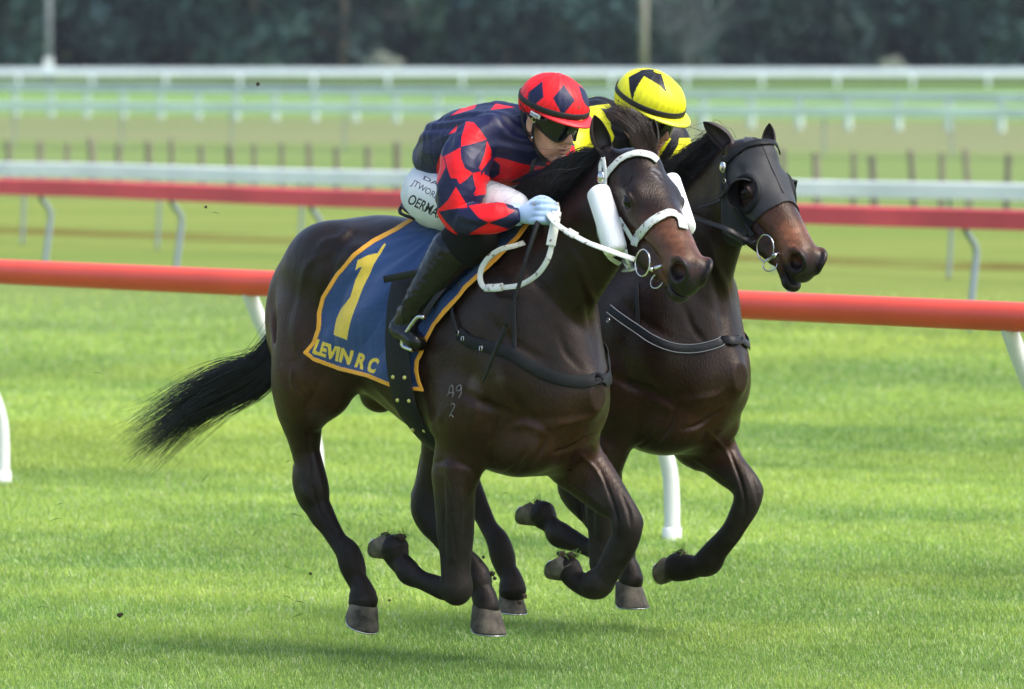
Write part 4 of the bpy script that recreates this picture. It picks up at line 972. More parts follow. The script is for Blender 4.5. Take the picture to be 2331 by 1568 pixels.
HP1 = [z5((627, 355), (748, 525), (612, 682), (512, 497)), z5((400, 318), (412, 490), (330, 560), (275, 612), (240, 480), (262, 430)), z5((782, 355), (860, 420), (905, 540), (900, 610), (850, 560), (822, 500)), z5((214, 425), (225, 400), (212, 440), (180, 480))]
def diamonds_round(q, n, z0, hw, hh, cx=.01, off=0.):
    a = (np.arctan2(q[:, 1], q[:, 0] - cx) / (2 * math.pi) * n + off) % 1 - .5; return np.abs(a) / hw + np.abs(q[:, 2] - z0) / hh < 1
def paint_h1(V, N, Fr, q):
    u, v = Fr.px(V); cam_ = N @ np.array([.7071, .7071, 0]) ; C = np.tile(RED, (len(V), 1)); f = cam_ >= -.25
    C[diamonds_round(q, 7, .105, .24, .05) & ~f] = NAVY
    for p in HP1: C[inpoly(u, v, p) & f] = NAVY
    rs = np.random.RandomState(5)
    for x, y, r in ((792, 598, 3), (880, 700, 2.6), (634, 716, 2.6), (750, 728, 1.2), (790, 690, 1.2), (760, 700, 1), (880, 770, 1.6), (655, 590, 1.2), (840, 735, 1), (603, 765, 1.2)):
        a, b = z5((x, y))[0]; C[(np.hypot(u - a, v - b) < r * (1 + .3 * np.sin(u * 3))) & f] = [.12, .06, .04]
    return C
def paint_j2(V, N, Fr, J):
    u, v = Fr.px(V); C = np.tile(YEL, (len(V), 1))
    r = V - J['neck']; C[(V[:, 1] < -.02) & (V[:, 2] > J['neck'][2] - .02)] = BLK; C[(np.abs(V[:, 1]) < .12) & (r[:, 0] > -.02)] = BLK
    P_ = z5((880, 500), (1130, 440), (1200, 460), (1230, 640), (1160, 640), (1110, 560), (1010, 570), (890, 590)); C[inpoly(u, v, P_)] = BLK
    P_ = z5((1640, 1130), (1830, 830), (1860, 900), (1840, 1000), (1780, 1100), (1700, 1200), (1640, 1240), (1500, 1240), (1500, 1100)); C[inpoly(u, v, P_)] = BLK
    return C
HP2 = [z5((1316, 280), (1360, 250), (1450, 205), (1480, 265), (1410, 370), (1378, 440), (1357, 535), (1325, 410)), z5((1480, 265), (1440, 200), (1530, 190), (1650, 205), (1680, 290), (1722, 440), (1640, 360))]
def paint_h2(V, N, Fr, q):
    u, v = Fr.px(V); cam_ = N @ np.array([.7071, .7071, 0]); C = np.tile(YEL, (len(V), 1)); f = cam_ >= -.3
    a = (np.arctan2(q[:, 1], q[:, 0] - .01) / (2 * math.pi) * 6) % 1 - .5
    C[(np.abs(a) < .42 * np.clip((q[:, 2] - .075) / .09, 0, 1)) & ~f] = BLK
    for p in HP2: C[inpoly(u, v, p) & f] = BLK
    return C
H2HEAD = H2.P(1464, 264, .02)
D2 = H2HEAD - H1.P(1248, 276, .02) + np.array([.0, 0, .0])
J2 = jspec(H2, D2 * [1, 1, 1]); J2['headA'] = headA(math.radians(-6), math.radians(22), math.radians(-5)); J2['skin'] = [.40, .19, .12]; J2['head'] = H2HEAD; J2['seed'] = 8; J2['S'] = 1.15; J2['fold'] = 1.1; J2['arm_f'] = [[a[0] + .05 * min(1, i), a[1] - .06 * min(1, i), a[2] + .015, a[3], a[4]] for i, a in enumerate(J2['arm_f'])]; J2['hands'][1] = (np.array(J2['arm_f'][-1][:3]) + [.015, 0, 0], *J2['hands'][1][1:])
# ================================================================= TACK AND HAIR
def hit(Fr, G, uv, off=.003):
    """first point of the surface in the line of sight through each photo point -> (points, outward normals) in f,l,z"""
    out = []; C = np.array([0, 0, CAMH]) - Fr.O; R3 = np.array([Fr.f, Fr.l, Fr.zz]); lo, hi = G.lo, G.lo + (G.n - 1) * G.h
    for u, v in uv:
        r = R3 @ ray(u, v); c = R3 @ C; t = np.arange(20., 28., .005); p = c + t[:, None] * r
        ok = ((p > lo) & (p < hi)).all(1); p = p[ok]; d = G.val(p); i = np.nonzero(d < 0)[0]
        out.append(p[i[0]] if len(i) else p[np.argmin(d)])
    P_ = G.snap(np.array(out), off); return P_, G.grad(P_)
def zp(sx, ox, oy, *p): return [zz(x, y, sx, ox, oy) for x, y in p]
def zc(*p): return zp(2.24, 680, 540, *p)
def z7(*p): return zp(3.4075, 1560, 380, *p)
def z8(*p): return zp(2.851, 1250, 300, *p)
def z9(*p): return zp(2.851, 1650, 250, *p)
def z3l(*p): return [z3(*q) for q in p]
def sstrap(name, parent, Fr, G, uv, w, mat, off=.003, t=.003, m=6, smooth=True):
    uv = catmull(np.array(uv, float), m); P_, N_ = hit(Fr, G, uv, off)
    P_[1:-1] = (P_[:-2] + 2 * P_[1:-1] + P_[2:]) / 4; N_[1:-1] = (N_[:-2] + 2 * N_[1:-1] + N_[2:]) / 4
    N_ /= np.linalg.norm(N_, axis=1, keepdims=True)
    return part(name, *strap(P_, N_, w, t), mat, parent), P_, N_
def fstrap(name, parent, pts, w, mat, nrm=(.7, .7, .1), t=.003, m=6):
    P_ = catmull(np.array(pts, float), m); return part(name, *strap(P_, np.array(norm(nrm)), w, t), mat, parent)
def buckle(parent, p, n, up, mat, s=.008, name='buckle'):
    n = norm(n); up = norm(np.array(up) - (np.array(up) @ n) * n); sd = np.cross(n, up); p = np.array(p) + n * .003
    c = [p + up * s * a + sd * s * .7 * b for a, b in ((1, 1), (1, -1), (-1, -1), (-1, 1), (1, 1))]
    part(name, *tube(np.array(c), .0020, 6), mat, parent)
def fold(p, c): return p
def saddle_cloth(Fr, G, spec):
    root = empty('saddle_cloth', Fr.O, -TH); tag(root, spec['label'], 'saddle cloth', spec.get('group'))
    fs = np.arange(-.66, .62, .0060); cols = []; NA = 560
    zs = np.arange(1.70, .80, -.004)
    ls = np.arange(0, .40, .004)
    for f in fs:
        pts = np.stack(np.meshgrid([f], ls, zs, indexing='ij'), -1).reshape(-1, 3); d = G.val(pts).reshape(len(ls), len(zs)) < 0
        ext = np.where(d.any(0), (len(ls) - 1 - np.argmax(d[::-1], 0)) * .004, 0.)
        i0 = np.argmax(d.any(0)); zt = zs[i0]; e = np.maximum.accumulate(ext[i0:]); z_ = zs[i0:]
        e = np.convolve(np.pad(e, 6, 'edge'), np.ones(13) / 13, 'valid'); e[0] = 0
        e = e + .010 * np.clip(np.arange(len(e)) / 8., 0, 1); z_ = z_ + .010
        s = np.concatenate([[0], np.cumsum(np.hypot(np.diff(e), np.diff(z_)))]); S_ = np.arange(NA) * .0019
        cols.append(np.stack([np.full(NA, f), np.interp(S_, s, e), np.interp(S_, s, z_)], 1))
    V = np.array(cols); k = np.hanning(9); k /= k.sum()
    for c in (1, 2): V[..., c] = np.apply_along_axis(lambda a: np.convolve(np.pad(a, 4, 'edge'), k, 'valid'), 0, V[..., c])
    f2 = np.arange(fs[0], fs[-1], .0019); w_ = (f2 - fs[0]) / .006; i_ = np.minimum(w_.astype(int), len(fs) - 2); w_ = (w_ - i_)[:, None, None]; V = V[i_] * (1 - w_) + V[i_ + 1] * w_; fs = f2
    nf = len(fs); near = V.reshape(-1, 3)
    T_f = np.gradient(V, axis=0); T_s = np.gradient(V, axis=1); N = np.cross(T_f, T_s).reshape(-1, 3); N /= np.maximum(np.linalg.norm(N, axis=1, keepdims=True), 1e-9)
    N *= np.sign(N[:, 1:2] + .3 * N[:, 2:3] + 1e-6)
    out = []; base = None
    poly = np.array(spec['poly']); u, v = Fr.px(near); ins = inpoly(u, v, poly)
    dist = np.full(len(u), 1e9)
    for a, b in zip(poly, np.roll(poly, -1, 0)):
        ab = b - a; t = np.clip(((u - a[0]) * ab[0] + (v - a[1]) * ab[1]) / (ab @ ab), 0, 1); dist = np.minimum(dist, np.hypot(u - a[0] - t * ab[0], v - a[1] - t * ab[1]))
    C = np.tile(spec['ground'], (len(near), 1)); 
    if spec.get('number') is not None: C[inpoly(u, v, spec['number'])] = spec['ink']
    if spec.get('text'):
        tris, p0, p1, hgt, sh = spec['text']; p0 = np.array(p0); e1 = np.array(p1) - p0; L = np.hypot(*e1); e2 = np.array([e1[1], -e1[0]]) / L
        Y = ((u - p0[0]) * e2[0] + (v - p0[1]) * e2[1]) / hgt; X = ((u - p0[0]) * e1[0] + (v - p0[1]) * e1[1]) / L ** 2 * tris[..., 0].max()
        C[in_tris(X, Y, tris)] = spec['ink']
    C[dist < spec.get('bind', 9)] = spec['trim']
    thick = (dist < spec.get('bind', 7.5)) * .0025
    # folds hanging from the saddle
    ang = np.arctan2(u - spec['cen'][0], v - spec['cen'][1]); rad = np.hypot(u - spec['cen'][0], v - spec['cen'][1])
    amp = np.clip((rad - 30) / 160, 0, 1) * np.clip(dist / 30, .15, 1)
    fl = .014 * np.sin(ang * 15 + .9 * np.sin(rad / 60.) + 1.0) * np.exp(-((ang + .25) / .75) ** 2) + .004 * np.sin(ang * 31 + rad / 45) * np.clip(1 - rad / 330, 0, 1) + .003 * vnoise(near, 16, 7)
    off = .004 + np.maximum(fl * amp + .004, -.004) + thick
    W_ = near + N * off[:, None]
    idx = np.arange(nf * NA).reshape(nf, NA); Q = np.stack([idx[:-1, :-1], idx[1:, :-1], idx[1:, 1:], idx[:-1, 1:]], -1).reshape(-1, 4)
    keep = ins[Q].all(1); Q = Q[keep]
    Vn = W_; Vf = W_ * [1, -1, 1]; n0 = len(Vn); Cf = np.tile(spec['ground'], (len(near), 1)); Cf[dist < 7.5] = spec['trim']
    VV = np.vstack([Vn, Vf]); QQ = np.vstack([Q, Q[:, ::-1] + n0]); CC = np.vstack([C, Cf])
    # drop unused, weld the ridge, close with an underside
    us = np.unique(QQ); mp = np.full(len(VV), -1); mp[us] = np.arange(len(us)); VV, CC, QQ = VV[us], CC[us], mp[QQ]
    NN = vnormals(VV, QQ); sgn = np.sign((NN * (VV - [0, 0, 1.2])).sum(1).mean()); NN *= sgn
    E = np.sort(np.vstack([QQ[:, [0, 1]], QQ[:, [1, 2]], QQ[:, [2, 3]], QQ[:, [3, 0]]]), 1); Ed = np.vstack([QQ[:, [0, 1]], QQ[:, [1, 2]], QQ[:, [2, 3]], QQ[:, [3, 0]]])
    key = E[:, 0].astype(np.int64) * len(VV) + E[:, 1]; _, inv, cnt = np.unique(key, return_inverse=True, return_counts=True); bd = Ed[cnt[inv.ravel()] == 1]
    # smooth the cut edge
    for _ in range(14):
        ac = np.zeros_like(VV); n_ = np.zeros(len(VV))
        for a, b in ((0, 1), (1, 0)):
            for c in range(3): ac[:, c] += np.bincount(bd[:, a], VV[bd[:, b], c], len(VV))
            n_ += np.bincount(bd[:, a], minlength=len(VV))
        m = (n_ > 0) & (np.abs(VV[:, 1]) > .003); VV[m] = .5 * VV[m] + .5 * ac[m] / n_[m][:, None]
    n1 = len(VV); QA = np.vstack([QQ, QQ[:, ::-1] + n1, np.stack([bd[:, 1], bd[:, 0], bd[:, 0] + n1, bd[:, 1] + n1], 1)])
    part('cloth', np.vstack([VV, VV - NN * .003]), QA, M['cloth'], root, attrs={'col': np.vstack([CC, CC * .8])})
    return root
def hair_from_guides(guides, n, seed, jit=.012, nseg=None, lenvar=.35, curl=.006, r=.0009, clump=.55, lockj=1.2):
    """guides: (g, k, 3) curves; hairs interpolate between neighbouring guides and gather into locks"""
    rs = np.random.RandomState(seed); g, k, _ = guides.shape; t = np.linspace(0, 1, k)
    locks = rs.rand(max(12, n // 28)) * (g - 1); own = rs.randint(0, len(locks), n); x = rs.rand(n) * (g - 1)
    tt = t[None, :]; xl = locks[own][:, None]; w = clump * tt ** 1.2
    xx = np.clip(x[:, None] * (1 - w) + xl * w, 0, g - 1.0001); i = xx.astype(int); f = (xx - i)[..., None]
    P_ = guides[i, np.arange(k)[None]] * (1 - f) + guides[i + 1, np.arange(k)[None]] * f
    jl = rs.normal(size=(len(locks), 3)) * jit * lockj; js = rs.normal(size=(n, 3)) * jit
    P_ = P_ + jl[own][:, None] * tt[..., None] * 1.2 + js[:, None] * (.35 + .8 * tt[..., None])
    ph = rs.rand(len(locks), 3) * 6.28; P_ = P_ + curl * tt[..., None] * np.sin(ph[own][:, None] + tt[..., None] * (5 + 4 * rs.rand(n, 1, 1)))
    ln = 1 - lenvar * rs.rand(n) ** .9; s = tt * ln[:, None] * (k - 1); i0 = np.clip(s.astype(int), 0, k - 2); fr = (s - i0)[..., None]; a = np.arange(n)[:, None]
    return P_[a, i0] * (1 - fr) + P_[a, i0 + 1] * fr
def resample(P_, k):
    P_ = catmull(np.array(P_, float), 10); s = np.concatenate([[0], np.cumsum(np.linalg.norm(np.diff(P_, axis=0), axis=1))]); q = np.linspace(0, s[-1], k)
    return np.stack([np.interp(q, s, P_[:, c]) for c in range(3)], 1)
def eye(parent, c, A, S, mat):
    part('eye', *ellmesh(c, (.0215 * S,) * 3, seg=24, rings=16), mat, parent)
def tack_mats():
    M['cloth'] = attr_mat('cloth', rough=.62, spec=.3, bump=(420, .35, .001), var=.10, vscale=14, sheen=.15)
    t = M['cloth'].node_tree; b = t.nodes['Principled BSDF']; b0 = [x for x in t.nodes if x.type == 'BUMP'][0]; add_bump(t, b, 11, .8, .012, 3, chain=b0)
    M['leather_black'] = simple('leather_black', (.009, .009, .010), .45, spec=.35, bump=(150, .3, .001), var=.4, vscale=70)
    M['rubber_black'] = simple('rubber_black', (.009, .010, .011), .6, spec=.25, bump=(150, .4, .001), var=.3, vscale=60)
    M['fleece'] = simple('fleece', (.90, .91, .94), .95, bump=(180, .5, .003), spec=.1, sheen=.3)
    M['lycra'] = simple('lycra', (.016, .017, .020), .60, bump=(90, .15, .002), spec=.35, sheen=.15)
    M['brand'] = simple('brand', (.17, .16, .16), .8, var=.5, vscale=120)
    M['grey_edge'] = simple('grey_edge', (.30, .31, .33), .6)
    M['hair_black'] = simple('hair_black', (.010, .008, .008), .38, spec=.5, var=.5, vscale=20)
    M['hair_brown'] = simple('hair_brown', (.045, .026, .019), .40, spec=.5, var=.6, vscale=25)
    M['cap_dark'] = simple('cap_dark', (.02, .02, .022), .4)
    M['grass_bit'] = simple('grass_bit', (.13, .24, .04), .7); M['mud'] = simple('mud', (.05, .032, .02), .9, bump=(120, .8, .004))
tack_mats()
def fleece_roll(parent, pts, r, seed=1):
    P_ = resample(pts, 30); T, N_, B = frames(P_); rs = np.random.RandomState(seed)
    V, Fc = tube(P_, np.full(30, r * .92) * np.r_[.72, .95, np.ones(26), .95, .72], 32, flat=.85); return_ = part('cheek_roll', V, Fc, M['fleece'], parent)
    n = 16000; i = rs.rand(n) * 28.9; i0 = i.astype(int); f = (i - i0)[:, None]; c = P_[i0] * (1 - f) + P_[i0 + 1] * f; g = rs.rand(n) * 6.283
    edge = np.minimum(1, .55 + np.minimum(i, 29 - i) * .3)
    d = np.cos(g)[:, None] * N_[i0] + .8 * np.sin(g)[:, None] * B[i0]; d2 = d / np.linalg.norm(d, axis=1, keepdims=True) + rs.normal(size=(n, 3)) * .5
    st_ = c + d * (r * .88 * edge)[:, None]; pth = np.stack([st_, st_ + d2 * .0010, st_ + d2 * .0017 + rs.normal(size=(n, 3)) * .0003], 1)
    part('pile', *strands(pth, .0012, .0005), M['fleece'], return_)
    return return_
def tail(parent, Fr, mid, n, seed, mat):
    guides = []
    for row in mid: guides.append(resample([Fr.P(*p) for p in row], 22))
    H = hair_from_guides(np.array(guides), n, seed, jit=.012, lenvar=.62, curl=.014, clump=.92, lockj=2.4)
    Hf = hair_from_guides(np.array(guides), n // 30, seed + 3, jit=.030, lenvar=.2, curl=.03, clump=.2)
    m1, q1 = strands(H, np.random.RandomState(1).rand(n) * .0005 + .0008); m2, q2 = strands(Hf, .0006); return part('tail', np.vstack([m1, m2]), np.vstack([q1, q2 + len(m1)]), mat, parent)
def ribbon_patch(V, Q, keep, off, N, thick, name, mat, parent, attrs=None):
    Vn, Qn, us = sub_mesh(V, Q, keep); Nn = N[us]
    Ed = np.vstack([Qn[:, [0, 1]], Qn[:, [1, 2]], Qn[:, [2, 3]], Qn[:, [3, 0]]]); E = np.sort(Ed, 1)
    key = E[:, 0].astype(np.int64) * len(Vn) + E[:, 1]; _, inv, cnt = np.unique(key, return_inverse=True, return_counts=True); bd = Ed[cnt[inv.ravel()] == 1]
    for _ in range(8):
        ac = np.zeros_like(Vn); n_ = np.zeros(len(Vn))
        for a, b in ((0, 1), (1, 0)):
            for c in range(3): ac[:, c] += np.bincount(bd[:, a], Vn[bd[:, b], c], len(Vn))
            n_ += np.bincount(bd[:, a], minlength=len(Vn))
        m = n_ > 0; Vn[m] = .5 * Vn[m] + .5 * ac[m] / n_[m][:, None]
    n1 = len(Vn); o_ = off if np.isscalar(off) else off[us][:, None]
    return part(name, np.vstack([Vn + Nn * (o_ + thick), Vn + Nn * o_]), np.vstack([Qn, Qn[:, ::-1] + n1, np.stack([bd[:, 1], bd[:, 0], bd[:, 0] + n1, bd[:, 1] + n1], 1)]), mat, parent)
# ================================================================= DRESS HORSE 1
HG = 'horses galloping side by side on the turf'
r1, G1, hp1, V1, Q1 = build_horse('horse', H1, SP1, .005, 'dark bay horse with white bridle and navy number cloth, nearer the camera', HG)
X1, X2 = SP1['head'], SP2['head']
for k in HOOF1: hoof(r1, H1, HOOF1[k], M['hoof'], M['steel'], None)
for b, t, fc, w in EARS1: ear(r1, b, t, fc, w, M['coat_ear'])
for s in (1, -1): eye(r1, hp1((.214, s * .0800, -.077)), X1, HS1 * 1.30, M['eye'])
def hoof_bits(root, Fr, pts, seed):
    rs = np.random.RandomState(seed)
    for uv, l in pts:
        c = Fr.P(*uv, l); P0 = c + rs.randn(14, 3) * [.014, .014, .006]; D_ = rs.randn(14, 3) * [.8, .8, .5] + [0, 0, .6]; D_ /= np.linalg.norm(D_, axis=1, keepdims=True)
        pth = np.stack([P0 - D_ * .012, P0, P0 + D_ * .016, P0 + D_ * .028 + rs.randn(14, 3) * .006], 1); part('grass_tuft', *strands(pth, .0016, .0005), M['grass_bit'], root)
        bm = bmesh.new(); bmesh.ops.create_icosphere(bm, subdivisions=3, radius=.017); V = np.array([v.co[:] for v in bm.verts]); V = V * (1 + .35 * vnoise(V, 200, seed)[:, None]) * [1, 1, .6] + c; Fc = [tuple(v.index for v in f.verts) for f in bm.faces]; bm.free(); part('mud_clod', V, Fc, M['mud'], root)
hoof_bits(r1, H1, [((878, 1219), .165), ((912, 1222), .165), ((1300, 1264), -.14), ((1278, 1262), -.14)], 3)
# mane: along the crest, blown back and over to the near side
def crest(Fr, G, f0, f1, n):
    fs = np.linspace(f0, f1, n); out = []
    for f in fs:
        z_ = np.arange(1.45, 1.99, .004); p = np.stack([np.full(len(z_), f), np.zeros(len(z_)), z_], 1); d = G.val(p) < 0
        out.append([f, 0, z_[len(z_) - 1 - np.argmax(d[::-1])]])
    return np.array(out)
def mane(parent, G, f0, f1, n, seed, mat, length=.26, lift=.05, side=.10, droop=.16, fly=110):
    cr = crest(None, G, f0, f1, 26); rs = np.random.RandomState(seed); guides = []
    for i, c in enumerate(cr):
        t = i / 25; L = length * (.75 + .5 * rs.rand()) * (1 - .25 * t)
        w1, w2 = rs.normal() * .03, rs.normal() * .03
        p = [c - [0, 0, .012], c + [-.02, .012, .028], c + [-.35 * L, side * .45, lift + w1], c + [-.72 * L, side * .9, lift * .6 + w1 - droop * .25], c + [-L, side * 1.1 + w2, w2 - droop * .8]]
        guides.append(resample(p, 14))
    H = hair_from_guides(np.array(guides), n, seed, jit=.010, curl=.010, clump=.75, lenvar=.5)
    Hf = hair_from_guides(np.array(guides) * 1.0, fly, seed + 50, jit=.040, curl=.030, clump=.3, lenvar=.3); k = np.linspace(0, 1, Hf.shape[1])[None, :, None]; Hf = Hf + k ** 2 * np.array([-.04, .01, .012])
    m1, q1 = strands(H, .0010); m2, q2 = strands(Hf, .0006); return part('mane', np.vstack([m1, m2]), np.vstack([q1, q2 + len(m1)]), mat, parent)
mane(r1, G1, .40, .87, 2600, 4, M['hair_black'], length=.18, lift=.035, side=.10, droop=.14)
# forelock swept up and back between the ears
pol = hp1((.02, 0, .0)); g_ = []
for i, (du, dv) in enumerate(((-40, -72), (-58, -108), (-78, -112), (-92, -98), (-97, -76))):
    e = H1.P(1462 + du, 342 + dv, .015 * i - .01); s_ = hp1((.035 - .004 * i, -.052 + .016 * i, .004)); m_ = s_ * .6 + e * .4 + [.03, 0, .035 - .003 * i]; g_.append(resample([s_, m_, e], 12))
H = hair_from_guides(np.array(g_), 950, 9, jit=.009, curl=.007, clump=.6, lenvar=.6); part('forelock', *strands(H, .0009), M['hair_brown'], r1)
tail(r1, H1, [[(668, 655, 0), (625, 745, .0), (590, 800, .02), (520, 838, .03), (430, 878, .03), (360, 935, .02), (290, 985, 0)], [(668, 660, 0), (632, 770, 0), (585, 830, .03), (500, 862, .04), (420, 915, .04), (350, 970, .03), (280, 1018, .02)],
    [(670, 665, 0), (640, 790, 0), (590, 858, .02), (510, 895, .03), (430, 945, .03), (360, 995, .02), (308, 1040, .02)], [(672, 670, 0), (648, 800, -.01), (605, 880, .0), (530, 925, .02), (455, 962, .02), (390, 1005, .02), (335, 1052, .01)]], 2500, 6, M['hair_black'])
def brand(strokes):
    V = []; 
    for s_ in strokes:
        pp, nn = hit(H1, G1, catmull(np.array(zc(*s_)), 4), .0015); V.append(tube(pp, .0021, 5))
    part('brand_mark', *merge(*V), M['brand'], r1)
brand([((1222, 1218), (1240, 1160), (1252, 1150)), ((1252, 1150), (1256, 1200), (1250, 1226)), ((1228, 1196), (1262, 1200)), ((1275, 1180), (1282, 1160), (1300, 1150), (1306, 1168), (1290, 1185), (1275, 1182)), ((1306, 1168), (1304, 1200), (1288, 1228)), ((1240, 1275), (1252, 1262), (1264, 1272), (1256, 1300), (1232, 1340)), ((1232, 1340), (1246, 1332), (1258, 1345))])
# ---- number cloth
poly1 = np.array([(1000, 455), (930, 503)] + zc((900, 195), (760, 265), (640, 350), (540, 470), (452, 610), (428, 700), (425, 800), (400, 880), (335, 952), (400, 1000), (560, 1060), (740, 1105), (850, 1150), (925, 1180), (1085, 1190), (1058, 1120), (1045, 1060), (1050, 1005), (1075, 960), (1090, 900), (1150, 790), (1250, 680), (1344, 568)) + [(1130, 600), (1185, 545), (1260, 440)])
sc1 = dict(poly=catmull(poly1, 1), ground=np.array([.022, .062, .185]), trim=np.array([.90, .41, .035]), ink=np.array([.86, .60, .07]), cen=(1010, 520), label='navy blue saddle cloth with yellow trim, a large yellow numeral and lettering', bind=9.5,
    number=zc((666, 447), (674, 385), (740, 358), (795, 346), (838, 288), (848, 298), (800, 370), (765, 430), (725, 510), (690, 600), (665, 680), (640, 790), (622, 872), (543, 838), (549, 745), (570, 690), (630, 610), (660, 510), (705, 432), (690, 430)),
    text=(text_tris('LEVIN R C', .05), *zc((400, 955), (780, 1082)), 35, 0))
saddle_cloth(H1, G1, sc1)
# ---- girth, with its brass studs
def ring_at(G, f, l0, z0, z1, nearonly=False, slant=0.):
    a = np.linspace(-1.0, 1.0, 61) * math.radians(132); pts = []
    for g in a:
        d = np.array([0, math.sin(g), -math.cos(g)]); c = np.array([f, 0, 1.20]); t = np.arange(0.05, .62, .004); p = c + t[:, None] * d; p[:, 0] += slant * (p[:, 2] - 1.2)
        v = G.val(p); i = np.argmax(v > 0); pts.append(p[i])
    return G.snap(np.array(pts), .006)
def saddle(Fr, G, label, dz=0, df=0, group='racing saddles'):
    root = empty('saddle', Fr.O, -TH); tag(root, label, 'saddle', group)
    S_ = Field((-.30 + df, -.24, 1.48), (.42 + df, .24, 1.82), .005)
    S_.chain([(-.09 + df, 0, 1.680, .026, 4.2), (-.04 + df, 0, 1.662, .028, 4.6), (.03 + df, 0, 1.648, .026, 4.6), (.15 + df, 0, 1.655, .028, 3.8), (.24 + df, 0, 1.685, .030, 1.8)], .02)
    S_.chain([(-.02 + df, 0, 1.74, .045, 1.5), (.10 + df, 0, 1.73, .05, 1.6)], .03, '-')
    Vs, Qs = S_.mesh(smooth=1); part('seat', Vs, Qs, M['leather_black'], root)
    part('binding', *tube(resample([(.03 + df, .155, 1.635), (-.06 + df, .140, 1.655), (-.115 + df, .07, 1.682), (-.12 + df, 0, 1.690), (-.115 + df, -.07, 1.682), (-.06 + df, -.140, 1.655)], 30), .0065, 8), M['rubber_black'], root)
    R_ = ring_at(G, .115 + df * .3, 0, 0, 0, slant=-.10); Nn = G.grad(R_); R_ = R_ + Nn * (.006 + .022 * sstep(.86, .98, R_[:, 2]))[:, None]; R_[1:-1] = (R_[:-2] + R_[1:-1] + R_[2:]) / 3
    gi = part('girth', *strap(R_ + Nn * .010, Nn, .115, .006), M['rubber_black'], root)
    for k, i in enumerate((38, 42, 45)):
        for s in (-1, 1): part('stud', *ellmesh(R_[i] + Nn[i] * .017 + np.array([s * .030, 0, 0]), (.008, .008, .008), seg=12, rings=8), M['gilt'], gi)
    return root
sd1 = saddle(H1, G1, 'black racing saddle and girth under the red and navy jockey')
irn = [H1.P(*p, .335) for p in zc((1075, 735), (1035, 735), (985, 800), (955, 850), (940, 905), (1000, 935))]
for s in (1, -1):
    ir = part('stirrup', *tube(resample([np.array(p) * [1, s, 1] for p in irn], 24), .0085, 8), M['steel'], sd1)
    lp = [np.array(H1.P(*p, l)) * [1, s, 1] for p, l in zip(zc((1068, 740), (1120, 650), (1200, 545), (1270, 450)), (.325, .31, .27, .20))]
    part('stirrup_leather', *strap(resample(lp, 16), np.array([.5, .85 * s, .2]), .020, .004), M['leather_black'], sd1)
lp = catmull(np.array([H1.P(*p, l) for p, l in zip(zc((1060, 455), (960, 475), (850, 498), (828, 502)), (.315, .318, .322, .326))]), 5); part('girth_strap', *strap(lp, np.array([.7, .7, .05]), .026, .004), M['leather_black'], sd1)
# ---- breastplate
def breastplate(Fr, G, label, main, w, mat, ups, bucks, edge=None):
    root = empty('breastplate', Fr.O, -TH); tag(root, label, 'breastplate', 'breastplates round the horses chests')
    o, P_, N_ = sstrap('chest_band', root, Fr, G, main, w, mat, .005, .005)
    far = P_[::-1] * [1, -1, 1]; e_ = P_[-1]; br = [e_ * [1, 1 - 2 * t, 1] + [.03 * math.sin(t * math.pi), 0, 0] for t in (.15, .3, .5, .7, .85)]; far = np.vstack([P_[-1:], br, far]); far = G.snap(far, .006); k = len(far); part('chest_band', *strap(far, G.grad(far), w, .005), mat, root)
    if edge:
        for s in (-1, 1):
            B = np.cross(np.gradient(P_, axis=0), N_); B /= np.linalg.norm(B, axis=1, keepdims=True); part('piping', *tube(P_ + B * s * w * .47 + N_ * .006, .0016, 6), edge, o)
    for uv, ww in ups: sstrap('neck_strap', root, Fr, G, uv, ww, M['leather_black'], .012 if uv[0][0] < 1060 else .004, .003)
    for uv in bucks:
        p, n = hit(Fr, G, [uv], .008); buckle(root, p[0], n[0], (0, .3, 1), M['steel'])
    return root
breastplate(H1, G1, 'black leather breastplate across the chest of the nearer horse', z3l((188, 195), (240, 235), (330, 262), (430, 292), (500, 335), (580, 380), (680, 415), (780, 425), (845, 408)), .046, M['rubber_black'],
    [(z3l((155, -60), (158, 60), (172, 140), (185, 195)), .016), (z3l((455, -40), (448, 80), (450, 200), (452, 330)), .015)], z3l((188, 195), (212, 222), (298, 268)))
